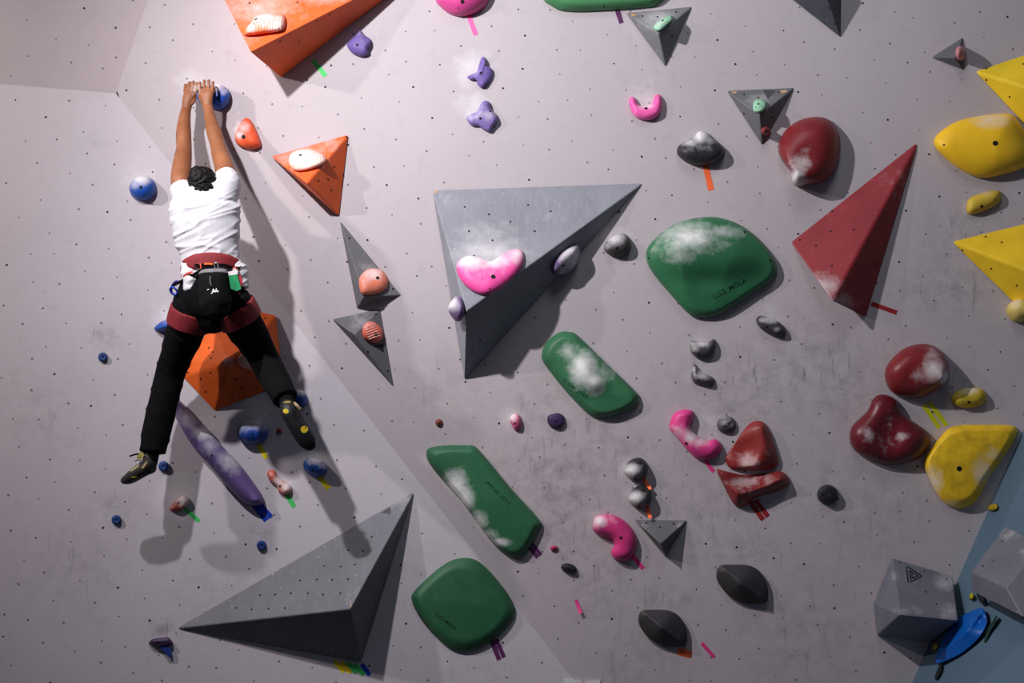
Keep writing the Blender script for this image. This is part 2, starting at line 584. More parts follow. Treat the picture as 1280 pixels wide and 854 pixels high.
# blue side wall at the right: three facets, folded outwards from the corner
sx1 = lambda y: (cox(y) + 26, y, .24)
sx2 = lambda y: (1280 - (y - 798) * 55 / 56, y, .80)
sx3 = lambda y: (1280 - (y - 798) * 55 / 56 + 700, y, 2.2)
ys = lambda t: -260 + (YB + 260) * t
FAC1 = face_panel(R.P(cox(600), 600), R.P(cox(854), 854), R.P(*sx1(700)))
SIDE = face_panel(R.P(*sx1(750)), R.P(*sx1(840)), R.P(*sx1(790)).lerp(R.P(*sx2(790)), .45))
strip_wall('wall_right', lambda t: R.P(cox(ys(t)), ys(t)), lambda t: R.P(*sx1(ys(t))), 4, 40, R, WALLS_BLUE)
strip_wall('wall_right_middle', lambda t: R.P(*sx1(ys(t))), lambda t: R.P(*sx2(ys(t))), 16, 40, R, WALLS_BLUE)
strip_wall('wall_right_front', lambda t: R.P(*sx2(ys(t))), lambda t: R.P(*sx3(ys(t))), 16, 40, R, WALLS_BLUE)

bm = bmesh.new()
for x, y in ((-6, -9), (6, -9), (6, 3), (-6, 3)): bm.verts.new((x, y, 0))
bm.faces.new(bm.verts); me = bpy.data.meshes.new('floor'); bm.to_mesh(me); bm.free()
meta(link('floor', me, Matrix.Identity(4), None, mat_plain('crash_mat_vinyl', (40, 43, 54), .6)), kind='structure')


# socket holes in the panels, a jittered lattice; some are filled and pale
def lattice(test, seed, step=41):
    rnd = random.Random(seed); dark, pale = [], []
    a = math.radians(17)
    for i in range(-50, 50):
        for j in range(-50, 50):
            x0, y0 = i * step + (j % 2) * step / 2, j * step * .82
            x = 640 + x0 * math.cos(a) - y0 * math.sin(a) + rnd.uniform(-9, 9); y = 427 + x0 * math.sin(a) + y0 * math.cos(a) + rnd.uniform(-9, 9)
            if not (-60 < x < 1340 and -60 < y < 910) or not test(x, y): continue
            (dark if rnd.random() < .27 else pale).append((x, y, .0056 if rnd.random() < .5 else .0042))
    return dark, pale


PALE = mat_plain('filled_socket', (132, 126, 132), .8)
left_of = lambda x, y: x < crx(y) - 8 and y > 118 and y > 105 + x * 12 / 145 + 8
upper = lambda x, y: y < 105 + x * 12 / 145 - 8 and x < 185 - y * 40 / 117 - 8
for wall, test, seed in ((wall_back, lambda x, y: x > crx(y) + 8 and x > 193 - y * 40 / 117 and x < cox(y) - 6, 3), (wall_left, left_of, 5), (wall_upper_left, upper, 9)):
    dk, pl = lattice(test, seed); tr = bvh_of(wall)
    disc_field(wall, tr, dk, .006, 'bolt_holes')
    disc_field(wall, tr, pl, .005, 'filled_bolt_holes', PALE)

# ---------------------------------------------------------------- plywood volumes
GREY, DGREY, SLATE = (112, 114, 121), (82, 84, 90), (72, 75, 82)
ORANGE, RED, YELLOW, GREEN, BLUE, PURPLE, PINK, CHAR, BLK = (243, 108, 40), (126, 38, 42), (250, 206, 38), (50, 112, 76), (22, 78, 176), (104, 84, 156), (238, 78, 160), (52, 50, 54), (44, 44, 48)
ORV = (236, 100, 42)
tri = [(0, 1, 3), (1, 2, 3), (2, 0, 3), (0, 2, 1)]


def grid_holes(poly, step, seed, ang=0.2, jit=3):
    rnd = random.Random(seed); out = []
    xs = [p[0] for p in poly]; ys_ = [p[1] for p in poly]

    def inside(x, y):
        r = False
        for i in range(len(poly)):
            a, b = poly[i], poly[i - 1]
            if (a[1] > y) != (b[1] > y) and x < (b[0] - a[0]) * (y - a[1]) / (b[1] - a[1]) + a[0]: r = not r
        return r
    cx, cy = sum(xs) / len(xs), sum(ys_) / len(ys_)
    poly = [(cx + (p[0] - cx) * .88, cy + (p[1] - cy) * .88) for p in poly]
    for i in range(-30, 31):
        for j in range(-30, 31):
            x = cx + step * (i + .5 * (j % 2)); y = cy + step * .9 * j
            x, y = cx + (x - cx) * math.cos(ang) - (y - cy) * math.sin(ang) + rnd.uniform(-jit, jit), cy + (x - cx) * math.sin(ang) + (y - cy) * math.cos(ang) + rnd.uniform(-jit, jit)
            if inside(x, y): out.append((x, y))
    return out


VG = 'painted plywood volumes on the wall'
v_or1, w1, t1 = volume('large orange wedge volume cut off by the top border, ridged white hold on it', R, [(248, -65, 0), (562, -62, 0), (351, 97, 0), (313, 65, .36)], tri, ORV, group=VG,
                       chalk=[(326, 12, 40, .6, 20), (400, -8, 40, .45, 16), (330, -20, 60, .45), (300, 5, 30, .4, 20), (312, 45, 8, .5, 12)], holes=[(350, 51), (396, 26), (372, 3), (312, 4), (374, 52), (412, 18)], wear=.15)
v_or2, w2, t2 = volume('orange three-sided pyramid volume with chalked ridged hold, right of the climber', R, [(337.5, 195, 0), (436.5, 167, 0), (424.5, 272, 0), (383, 229, .22)], tri, ORV, group=VG, bevel=.01,
                       chalk=[(385, 195, 30, .45, 18), (352, 196, 24, .35), (410, 180, 20, .35)], holes=[(398, 226), (418, 209), (410, 224), (429, 219), (414, 238), (345, 194), (433, 171)], wear=.15)
v_or3, w3, t3 = volume('many-sided orange volume partly hidden behind the climber\'s legs', L, [(227, 471, 0), (238, 451, .035), (264, 402, .03), (318, 387, .02), (346, 394, .01), (351, 441, .01), (347, 484, 0), (268, 515, 0), (285, 454, .20), (322, 425, .15)],
                       [(1, 2, 8), (0, 1, 8), (7, 0, 8), (6, 7, 8), (2, 3, 9, 8), (3, 4, 9), (4, 5, 9), (5, 6, 9), (8, 9, 6), (0, 7, 6, 5, 4, 3, 2, 1)], (238, 104, 30), group=VG, bevel=.01,
                       holes=[(235, 466), (251, 474), (263, 466), (257, 490), (261, 435), (266, 440), (264, 448), (295, 474), (302, 485), (320, 484), (290, 496), (331, 398), (234, 478), (242, 488)], wear=.1, chalk=[(285, 453, 5, .9)])
v_g4, w4, t4 = volume('largest grey wedge volume at the centre carrying a pink hold', R, [(540, 237.5, 0), (805, 228.5, 0), (580.5, 475.5, 0), (583, 389, .31)], tri, (140, 143, 153), group=VG,
                      chalk=[(612, 316, 46, .75, 18), (612, 300, 50, .35, 30), (690, 270, 30, .2, 12), (560, 250, 20, .2)], holes=grid_holes([(560, 250), (770, 240), (585, 345)], 30, 4, .3, 2) + [(590, 440), (600, 425), (650, 360)], wear=.8)
v_g5, w5, t5 = volume('slim upright grey spike volume with a salmon hold at its foot', R, [(424, 274, 0), (502, 369, 0), (446, 386, 0), (455, 371, .095)], tri, (112, 112, 116), group=VG, bevel=.004,
                      chalk=[(468, 345, 26, .3)], holes=[(437, 298), (491, 361), (432, 318)])
v_g6, w6, t6 = volume('grey spike volume pointing down, just below the slim upright grey spike', R, [(415, 399, 0), (475.5, 385.5, 0), (493, 485.5, 0), (443, 419, .09)], tri, (98, 98, 103), group=VG, bevel=.004,
                      chalk=[(450, 402, 20, .25)], holes=[(460, 440), (485, 464), (470, 393)])
v_g7, w7, t7 = volume('large dark grey wedge volume at the bottom, right of the purple rail', L, [(219, 786, 0), (518.5, 614, 0), (451.5, 829, 0), (438, 761.5, .27)], tri, (110, 111, 119), group=VG,
                      chalk=[(505, 628, 20, .3), (440, 745, 16, .25)], holes=grid_holes([(250, 780), (500, 640), (435, 755)], 20, 8, 0.0, 1.5), wear=.8)
v_g8, w8, t8 = volume('small grey pyramid volume with a mint hold, near the top border', R, [(781.5, 16, 0), (866, 7.5, 0), (832, 84.5, 0), (823, 42, .10)], tri, (120, 121, 126), group=VG, bevel=.006,
                      chalk=[(822, 24, 24, .6, 14)], holes=[(803, 20), (840, 45), (845, 15), (822, 21)])
v_g9, w9, t9 = volume('small grey pyramid volume with mint and red holds, left of the red cone', R, [(907.5, 113, 0), (994, 109, 0), (952.5, 182.5, 0), (949.5, 144, .10)], tri, (108, 109, 114), group=VG, bevel=.006,
                      chalk=[(948, 126, 20, .4, 10)], holes=[(930, 118), (948, 122), (918, 115), (973, 115), (965, 146), (930, 142)])
v_g10, w10, t10 = volume('dark slate volume corner hanging down from the top border', R, [(965, -20, 0), (1052.5, -60, 0), (1051.5, 48, 0), (1030, -16, .16)], tri, (74, 77, 86), group=VG,
                         holes=[(1036, 10), (1020, -2), (1044, 30)])
v_g11, w11, t11 = volume('smallest grey pyramid volume with a pink ball hold, near the yellow volumes', R, [(1163.5, 72, 0), (1204, 46, 0), (1204.5, 88, 0), (1194, 72, .055)], tri, (98, 99, 105), group=VG, bevel=.004)
v_g12, w12, t12 = volume('small grey pyramid volume under the two grey ball holds', R, [(792.5, 649.5, 0), (859.6, 650, 0), (832, 697, 0), (826, 680, .11)], tri, (98, 98, 101), group=VG, bevel=.005,
                         chalk=[(806, 656, 5, .6), (850, 656, 5, .5), (830, 693, 5, .4)], holes=[(825, 659), (842, 655), (808, 654)])
v_red, w13, t13 = volume('tall dark red wedge volume leaning right, chalked at its lower edge', R, [(987, 302.5, 0), (1151, 172.5, 0), (1083, 398, 0), (1040, 377, .17)], tri, (148, 44, 52), group=VG, bevel=.012,
                         chalk=[(1028, 358, 22, .75, 16), (1052, 378, 20, .6, 10), (1120, 230, 30, .15)], holes=[(1020, 307), (1040, 332), (1038, 289), (1067, 287), (1040, 264), (1068, 236), (1100, 208), (1000, 300), (1080, 385), (1147, 177), (1095, 330)], wear=.25)
v_y1, w14, t14 = volume('yellow wedge volume in the upper right corner, above the big yellow hold', R, [(1216.5, 89, 0), (1345, 46, 0), (1292, 169, 0), (1286, 110, .15)], tri, (252, 214, 44), group=VG, bevel=.012,
                        holes=[(1233, 86), (1233, 100), (1262, 121), (1279, 80)], wear=.1)
v_y2, w15, t15 = volume('yellow wedge volume at the right border, above the cream yellow knob', R, [(1187, 301.5, 0), (1345, 263, 0), (1300, 412, 0), (1288, 340, .17)], tri, (250, 208, 40), group=VG, bevel=.012,
                        holes=[(1203, 313), (1252, 303), (1239, 336), (1271, 357), (1194, 309), (1232, 296)], wear=.1)
boxm = mat_volume((112, 114, 126), 'painted_plywood_box', wear=.7)
bp = face_panel(R.P(1114.6, 697, .02), R.P(1191, 720, .05), R.P(1198.5, 776, .40))
v_box, w16, t16 = volume('grey box volume with a black triangle logo, beside the blue hold', R,
                         [(1114.6, 697, .02), (1191, 720, .05), (1198.5, 776, .40), bp.P(1124, 769), (1091, 755, 0), (1096, 795, 0), (1163, 804.5, .02), (1180, 735, 0), (1118, 716, 0)],
                         [(0, 1, 2, 3), (0, 3, 5, 4), (3, 2, 6, 5), (1, 7, 6, 2), (0, 8, 7, 1), (0, 4, 8), (4, 5, 6, 7, 8)], (124, 126, 138), group=VG, bevel=.008, mat=boxm,
                         chalk=[(1182, 728, 14, .6, 12), (1186, 765, 14, .45), (1135, 762, 26, .3, 8), (1120, 720, 8, .3)], holes=[(1125, 703), (1155, 714), (1183, 724), (1157, 740), (1171, 755)])
for nm, seg in (('triangle_logo', (((1133, 709.5), (1135.2, 728)), ((1133.8, 708.2), (1152, 720.2)), ((1152, 720.6), (1137.6, 728)))),
                ('triangle_logo_core', (((1136.6, 713.6), (1138.6, 725.6)), ((1137, 713.4), (1147.6, 720.4)), ((1139.6, 717.2), (1140.4, 723.2)), ((1140.4, 723.4), (1146.8, 720))))):
    flat_decal(v_box, [stroke(p, q, 1.6) for p, q in seg], mat_plain('black_print', (24, 24, 30), .6), nm, t16)
sa, sb, sd, sf = R.P(1213.5, 714.6, .45), R.P(1256.6, 658, .33), R.P(1257, 734.5, .80), R.P(1214.5, 739.5, .42)
v_side, w17, t17 = volume('grey box volume on the blue side wall, cut off by the right border', R,
                          [sa, sb, face_panel(sa, sb, sd).P(1302, 680), sd, sf, face_panel(sa, sd, sf).P(1278, 772), (1330, 745, .86), (1262, 735, .46)],
                          [(0, 1, 2, 3), (0, 3, 5, 4), (3, 2, 6, 5), (0, 4, 7, 1), (4, 5, 6, 7), (1, 7, 6, 2)], (112, 116, 128), group=VG, bevel=.006, mat=boxm,
                          chalk=[(1262, 668, 20, .35, 10), (1280, 690, 8, .5)], holes=[(1253, 677), (1242, 702), (1229, 708)])
# small dark triangular cut-outs stamped in three of the grey volumes
ink = mat_plain('dark_stamp', (34, 34, 38), .7)
flat_decal(v_g6, [[(467, 433), (479, 429), (480, 441)], ], ink, 'triangle_logo', t6)
flat_decal(v_g5, [[(435, 325), (441, 337), (434, 336)]], ink, 'triangle_logo', t5)
flat_decal(v_g7, [[(477, 641), (488, 634), (488.5, 643)], ], mat_plain('grey_stamp', (76, 77, 82), .7), 'triangle_logo', t7)
flat_decal(v_g9, [[(953, 112), (970, 113.5), (960, 124)]], mat_plain('grey_stamp', (76, 77, 82), .7), 'triangle_logo', t9)
flat_decal(v_g8, [[(824, 11), (840, 13), (838, 17)]], mat_plain('grey_stamp', (76, 77, 82), .7), 'triangle_logo', t8)
# raw wood showing at knocked corners
wood = mat_plain('bare_wood', (206, 164, 118), .8)
flat_decal(v_g4, [[(541.5, 239.3), (547, 238.2), (546, 240.5), (542.5, 242)], [(797, 230.2), (803, 229.6), (800.5, 232.6), (796, 232.4)], [(583.2, 384), (585, 386), (583.8, 388)]], wood, 'bare_wood_chips', t4)
flat_decal(v_g10, [[(1033, 23.5), (1045, 20.5), (1046.5, 23), (1034, 26.5)], [(1040, 38), (1048, 44), (1047, 46), (1041, 40)]], wood, 'bare_wood_chips', t10)
flat_decal(v_g7, [[(221, 785), (226, 784), (224, 786.2)], [(512, 618.6), (516, 616), (514.6, 619)], [(437, 755), (440, 757), (438.4, 760)]], wood, 'bare_wood_chips', t7)
flat_decal(v_g9, [[(914, 114.6), (921, 114.3), (920, 117), (916, 117)], [(975, 113.4), (984, 112.6), (983, 115.6), (977, 116.6)]], wood, 'bare_wood_chips', t9)
flat_decal(v_g8, [[(788, 17.5), (795, 17), (794, 20), (790, 20)]], wood, 'bare_wood_chips', t8)


def circ(cx, cy, rx, ry=None, rot=0, n=10, jig=0.0, seed=1):
    ry = ry or rx; rnd = random.Random(seed); a = math.radians(rot); o = []
    for i in range(n):
        t = i * math.tau / n; k = 1 + rnd.uniform(-jig, jig)
        x, y = rx * k * math.cos(t), ry * k * math.sin(t)
        o.append((cx + x * math.cos(a) - y * math.sin(a), cy + x * math.sin(a) + y * math.cos(a)))
    return o


# panels of the volumes' faces, for the holds bolted on them
f1, f2 = face_panel(w1[0], w1[1], w1[3]), face_panel(w2[0], w2[1], w2[3])
f4t, f4r, f4l = face_panel(w4[0], w4[1], w4[3]), face_panel(w4[1], w4[2], w4[3]), face_panel(w4[2], w4[0], w4[3])
f5, f6 = face_panel(w5[0], w5[1], w5[3]), face_panel(w6[1], w6[2], w6[3])
f8, f9, f9r, f11 = face_panel(w8[0], w8[1], w8[3]), face_panel(w9[0], w9[1], w9[3]), face_panel(w9[1], w9[2], w9[3]), face_panel(w11[1], w11[2], w11[3])
f3 = face_panel(w3[8], w3[9], w3[6])
f15 = face_panel(w15[0], w15[2], w15[3])

# ---------------------------------------------------------------- big sloping holds
GG = 'large green slopers'
g1 = hold('big green sloper with rounded diamond outline and a chalky bulge, right of the centre wedge', R,
          [(808, 322), (812, 306), (838, 283), (868, 273), (898, 272), (930, 284), (958, 310), (971, 332), (966, 350), (940, 368), (904, 391), (882, 397), (862, 393), (838, 368), (815, 340)],
          [(850, 312, .95), (880, 305, 1), (912, 316, .9)], .15, GREEN, 'plate', rim=.02, chalk=[(862, 296, 40, .72, 22), (905, 290, 30, .5, 12), (850, 320, 26, .45, 14), (880, 306, 40, .4, 14)], dents=[(890, 350, 40, .02, 14)],
          bolts=[(811, 323, .006), (963, 326, .006), (931, 290, .006), (884, 394, .006)], group=GG, rough=.42, N=96, K=22)
g2 = hold('green oblong sloper with a chalk-white lump, below the centre wedge', R,
          [(677, 446), (682, 430), (698, 416), (712, 415), (724, 421), (762, 458), (795, 490), (799, 500), (793, 509), (768, 520), (748, 522), (734, 516), (708, 490), (684, 460)],
          [(715, 448), (760, 492)], .07, (56, 116, 80), 'slab', rim=.014, chalk=[(730, 462, 20, .95, 24), (742, 478, 16, .85, 16), (712, 440, 16, .5), (752, 466, 22, .4)], dents=[(730, 464, 14, -.035, 20), (744, 480, 13, -.03, 11)],
          bolts=[(795, 497, .005)], group=GG, rough=.5, N=96, K=20)
g3 = hold('long green sloper leaning right with a chalked left edge and black lettering', R,
          [(533, 567), (537, 560), (556, 557), (584, 557), (598, 562), (640, 612), (674, 650), (675, 660), (660, 688), (648, 697), (634, 694), (612, 674), (578, 628), (540, 584)],
          [(580, 590, .9), (612, 630, 1), (632, 662, .9)], .075, (48, 106, 72), 'slab', rim=.012, chalk=[(570, 606, 16, .95, 20), (580, 622, 14, .9, 18), (598, 652, 12, .75, 14), (625, 678, 16, .85, 6), (610, 668, 14, .6, 8)], group=GG, rough=.5, N=96, K=20)
g4 = hold('plain green sloper with rounded square outline, right of the dark bottom wedge', R if False else L,
          [(515, 752), (519, 738), (552, 708), (575, 698), (598, 702), (624, 728), (641, 754), (642, 772), (622, 796), (598, 811), (576, 815), (556, 806), (528, 776)],
          [(560, 752), (595, 756)], .06, (44, 98, 66), 'slab', rim=.012, chalk=[(570, 730, 30, .08)], group=GG, rough=.55, N=96, K=18)
g5 = hold('green sloper cut off by the top border', R, [(678, -6), (690, 8), (706, 14), (740, 14), (800, 10), (826, 2), (850, -40), (760, -70), (690, -50)], [(730, -25), (800, -30)], .08, (66, 128, 82), 'slab', bolts=[(755, 8, .006)], group=GG, N=80)
prn = mat_plain('black_lettering', (10, 30, 18), .6)
print_text(g1, 'LLL2_MOLA', 912, 361, -27, 8.2, prn)
print_text(g3, 'PTOW 2TTT', 622.5, 617, 44, 6.6, prn)
print_text(g4, 'LLL2 MOLA', 557, 777, 36, 5.8, prn)
print_text(g2, 'PTOW 2TTT', 719, 486.5, 38, 6.2, prn)

RG = 'dark red holds'
hold('dark red teardrop hold with a chalked beak, above the tall red wedge', R, [(973, 182), (980, 165), (998, 151), (1020, 146), (1038, 151), (1049, 168), (1050, 190), (1044, 212), (1030, 227), (1010, 231), (998, 233), (991, 229), (988, 215), (976, 198)],
     [(998, 214, 1), (1016, 182, .78)], .17, RED, 'dome', rim=.02, chalk=[(996, 222, 12, .95, 14), (1000, 206, 16, .6, 16), (1005, 192, 14, .25)], dents=[(1004, 198, 14, .02)], bolts=[(1046, 192, .005)], group=RG, rough=.38, N=90, K=22)
hold('dark red round hold with a chalked point, left of the small yellow hold', R, [(1106, 470), (1110, 455), (1128, 437), (1150, 430), (1168, 433), (1182, 446), (1186, 462), (1182, 478), (1166, 491), (1146, 498), (1126, 496), (1112, 487)],
     [(1138, 460, .85), (1176, 470, 1)], .15, RED, 'dome', rim=.02, chalk=[(1168, 462, 16, .75, 18), (1180, 472, 10, .9), (1150, 470, 16, .35), (1165, 445, 14, .45)], bolts=[(1148, 490, .004), (1114, 458, .004)], group=RG, rough=.36, N=90, K=20)
hold('dark red pear-shaped hold left of the bottom yellow hold', R, [(1062, 546), (1066, 532), (1084, 514), (1092, 498), (1104, 493), (1120, 500), (1128, 517), (1146, 530), (1161, 542), (1162, 556), (1150, 572), (1128, 580), (1104, 580), (1078, 570), (1066, 560)],
     [(1090, 548), (1108, 525, .9), (1130, 552)], .11, (104, 28, 38), 'dome', rim=.02, chalk=[(1086, 545, 10, .45, 12), (1124, 546, 14, .5, 7), (1100, 560, 30, .2), (1112, 530, 6, .3, 18)], dents=[(1112, 545, 16, .045, 22)], group=RG, rough=.34, N=90, K=20)
hold('upper of the two stacked dark red scooped holds', R, [(907, 576), (909, 568), (928, 540), (940, 528), (952, 527), (961, 537), (972, 570), (972, 580), (962, 587), (935, 588), (914, 586)],
     [(952, 536, .8), (955, 560, 1), (942, 582, 1)], .08, (140, 46, 44), 'bulge', rim=.012, chalk=[(935, 575, 20, .42, 14), (960, 565, 8, .3)], dents=[(932, 565, 15, .045, 18)], group=RG, rough=.42, N=80, K=18)
hold('lower of the two stacked dark red scooped holds, above the red tape', R, [(896, 588), (903, 588), (930, 594), (955, 592), (975, 589), (985, 596), (986, 606), (972, 614), (946, 622), (936, 630), (926, 634), (917, 630), (906, 610)],
     [(905, 594, .6), (922, 616, 1), (945, 612, 1), (974, 600, .9)], .085, (128, 40, 42), 'bulge', rim=.012, chalk=[(930, 603, 26, .5, 8), (960, 600, 14, .35), (940, 616, 26, .25, 5)], dents=[(936, 601, 22, .04, 8)], group=RG, rough=.42, N=84, K=18)

YG = 'yellow holds'
hold('largest yellow hold, egg-shaped with a chalky top edge, at the right border', R, [(1168, 182), (1172, 168), (1196, 152), (1230, 144), (1258, 142), (1268, 146), (1278, 160), (1292, 190), (1282, 208), (1250, 219), (1226, 222), (1204, 214), (1182, 198)],
     [(1195, 182, .8), (1245, 182, 1)], .12, (250, 200, 36), 'dome', rim=.02, chalk=[(1240, 150, 34, .55, 12), (1205, 156, 22, .2, 10)], bolts=[(1244, 179, .013), (1180, 181, .005)], group=YG, rough=.5, N=90, K=18, grime=.12)
hold('small yellow bean hold below the largest yellow hold', R, [(1208, 258), (1212, 248), (1228, 241), (1246, 238), (1252, 243), (1248, 254), (1232, 263), (1216, 268), (1209, 266)], [(1220, 256), (1240, 248)], .05, (206, 176, 60), 'dome', chalk=[(1232, 244, 16, .3, 8)], bolts=[(1227, 258, .008), (1243, 249, .004)], group=YG, grime=.5)
hold('small chalk-stained yellow hold beside the round dark red hold', R, [(1189, 501), (1194, 491), (1208, 485), (1226, 486), (1233, 494), (1231, 503), (1218, 509), (1200, 509)], [(1203, 499), (1222, 496)], .055, (208, 180, 50), 'dome', chalk=[(1212, 489, 14, .6, 7)], bolts=[(1211, 503, .008)], group=YG, grime=.5)
hold('worn yellow shield-shaped hold at the bottom right corner of the wall', R, [(1155, 580), (1160, 566), (1180, 541), (1196, 532), (1230, 531), (1264, 532), (1272, 540), (1262, 560), (1238, 596), (1220, 626), (1206, 635), (1192, 635), (1176, 624), (1160, 596)],
     [(1182, 575, 1), (1205, 585, 1), (1228, 558, .9)], .08, (240, 196, 36), 'slab', rim=.014, chalk=[(1166, 602, 14, .65, 20), (1228, 590, 14, .6, 22), (1240, 568, 12, .5), (1190, 630, 18, .4, 8)], bolts=[(1199, 586, .013)], group=YG, rough=.5, N=90, K=18, grime=.7)
hold('cream yellow knob at the right border under the yellow wedge', Panel(f15.P(1272, 386) + f15.n * .012, f15.n * .5 + N0), [(1258, 390), (1262, 379), (1276, 373), (1284, 377), (1288, 390), (1280, 402), (1266, 402)], [(1276, 388), (1284, 388)], .09, (214, 190, 104), 'dome', chalk=[(1268, 378, 12, .4)], group=YG, grime=.4)
hold('tiny yellow foothold near the blue side wall', FAC1, [(1234, 636), (1238, 631), (1246, 630), (1247, 636), (1240, 639)], [(1241, 634)], .025, (170, 146, 30), 'dome', bolts=[(1242, 635, .004)], group=YG, N=24, K=8)
hold('tiny yellow hold between the two grey boxes', SIDE, [(1211, 748), (1214, 741), (1218, 744), (1216, 750)], [(1214, 746)], .03, (176, 158, 30), 'dome', group=YG, N=24, K=8)
hold('tiny yellow hold peeking out under the grey box with the logo', FAC1, [(1166, 812), (1167, 805), (1173, 803.5), (1174, 808), (1170, 812)], [(1170, 808)], .03, (186, 168, 34), 'dome', group=YG, N=24, K=8)

PG = 'pink holds'
hold('pink hold cut off by the top border', R, [(545, -4), (552, 10), (566, 19), (582, 20), (598, 14), (611, 1), (616, -25), (590, -45), (560, -40)], [(578, -12)], .11, (205, 70, 140), 'dome', bolts=[(578, 2, .01), (573, 10, .004)], group=PG, rough=.45)
hold('pink hold chalked white above, on the largest grey wedge', f4t, [(571, 338), (572, 328), (584, 320), (600, 322), (612, 327), (624, 321), (640, 312), (652, 313), (655, 324), (648, 340), (632, 356), (616, 366), (602, 368), (588, 362), (576, 350)],
     [(590, 340, 1), (612, 346, 1.05), (636, 334, .9)], .055, (244, 84, 166), 'dome', rim=.012, chalk=[(590, 325, 26, .95, 14), (615, 325, 30, .9, 13), (645, 318, 16, .75, 14), (610, 338, 34, .3, 10)], bolts=[(616.5, 346, .0115), (612, 361, .004), (603, 349, .003)], group=PG, rough=.45, N=84, K=16)
hold('horseshoe-shaped pink hold left of the half-black hold', R, [(786, 128), (789, 121), (794, 123), (798, 131), (808, 132), (816, 128), (819, 119), (825, 119), (828, 130), (825, 142), (816, 149), (804, 150), (793, 145)],
     [(791, 128, .8), (797, 139, 1), (808, 142, 1), (819, 138, 1), (823, 127, .8)], .05, (240, 96, 172), 'dome', chalk=[(807, 132, 12, .7, 6), (800, 142, 14, .2)], bolts=[(807.5, 135.5, .009)], group=PG, rough=.5, K=14)
hold('curved pink hold chalked in its crook, beside the dark red scoops', R, [(837, 530), (842, 518), (854, 512), (866, 514), (867, 523), (863, 534), (872, 545), (884, 551), (894, 549), (902, 556), (899, 567), (888, 574), (874, 575), (862, 566), (848, 550), (838, 538)],
     [(855, 521), (853, 536), (868, 557), (888, 562)], .06, (222, 66, 140), 'dome', chalk=[(864, 545, 12, .85, 12), (874, 552, 12, .7, 8), (848, 540, 12, .5)], bolts=[(858, 554.5, .008)], group=PG, rough=.45, N=90, K=14)
hold('bean-shaped pink hold with a pale tip, left of the small grey pyramid', R, [(741, 657), (744, 647), (754, 643), (770, 645), (784, 654), (794, 668), (796, 682), (790, 697), (780, 702), (768, 699), (764, 690), (768, 681), (764, 674), (752, 671), (743, 665)],
     [(752, 656), (768, 660), (780, 674), (780, 690)], .065, (214, 60, 130), 'dome', chalk=[(749, 652, 11, .9, 9), (764, 650, 12, .3)], bolts=[(776, 672.5, .008)], group=PG, rough=.45, N=90, K=14)
hold('small chalky pink foothold left of the small dark purple one', R, [(637, 524), (641, 518), (648, 518), (652, 526), (650, 536), (644, 538), (640, 532)], [(645, 528)], .04, (206, 92, 134), 'dome', chalk=[(640, 521, 8, .8)], bolts=[(643.5, 529.5, .006)], group=PG, N=36, K=10)
hold('tiny crimson pink foothold right of the long green sloper', R, [(688, 685), (692, 682), (697, 684), (696, 688), (690, 689)], [(692, 685)], .018, (176, 44, 92), 'dome', bolts=[(692.5, 686, .004)], group=PG, N=24, K=8)

KG = 'charcoal and grey holds'
for lab, dx, dy, k in (('charcoal lens-shaped hold with a sharp ridge, right of its lower twin', 896, 706, 1.0), ('charcoal lens-shaped hold with orange tape under it at the bottom', 798.5, 762.5, .94)):
    q = lambda x, y: (dx + x * k, dy + y * k)
    hold(lab, R, [q(0, 18), q(3, 2), q(20, 0), q(40, 1), q(54, 9), q(63, 26), q(64, 42), q(60, 48), q(46, 49), q(30, 47), q(12, 36)], [q(12, 8) + (.55,), q(30, 24) + (1,), q(54, 42) + (.6,)], .11, CHAR, 'cone', rim=.025, group=KG,
         bolts=[q(31, 37) + (.007,)], rough=.6, N=84, K=16, smooth=1, chalk=[q(26, 14) + (6, .18), q(46, 28) + (5, .2)], grime=.1)
hold('black half-shell hold frosted with chalk, orange tape below it', R, [(846, 190), (850, 181), (866, 172), (874, 164), (884, 166), (893, 174), (904, 184), (906, 192), (898, 202), (882, 207), (864, 205), (852, 199)], [(866, 190, 1), (876, 180, 1), (890, 190, 1)], .085, BLK, 'dome', rim=.012,
     chalk=[(876, 168, 14, .95, 12), (862, 178, 14, .6, 7), (888, 174, 12, .6, 8), (876, 184, 24, .3, 8)], bolts=[(870.5, 191, .006)], group=KG, rough=.5, N=84, K=16)
hold('grey egg hold half in the shadow of the largest grey wedge', R, [(755, 309), (760, 299), (772, 293), (782, 293), (789, 302), (788, 313), (780, 320), (768, 321), (758, 316)], [(768, 306), (778, 305)], .07, (66, 62, 66), 'dome', chalk=[(768, 298, 16, .75, 10), (760, 306, 10, .4)], bolts=[(771.5, 310.5, .008)], group=KG, grime=.3)
hold('grey oval hold below the big green sloper, tilted right', R, [(945, 400), (949, 395), (958, 396), (974, 403), (982, 412), (981, 419), (972, 421), (960, 417), (950, 410)], [(956, 404), (972, 413)], .05, (62, 60, 64), 'dome', chalk=[(962, 400, 14, .7, 6), (970, 412, 8, .45, 4)], bolts=[(959, 409, .006)], group=KG)
hold('grey scooped hold, upper of the pair under the big green sloper', R, [(862, 432), (864, 426), (872, 427), (884, 428), (892, 424), (895, 429), (892, 440), (884, 448), (874, 449), (865, 442)], [(872, 436), (886, 436)], .05, (70, 68, 72), 'dome', chalk=[(874, 430, 14, .7, 5), (868, 434, 8, .5)], dents=[(876, 429, 10, .015, 4)], bolts=[(873, 443, .006)], group=KG)
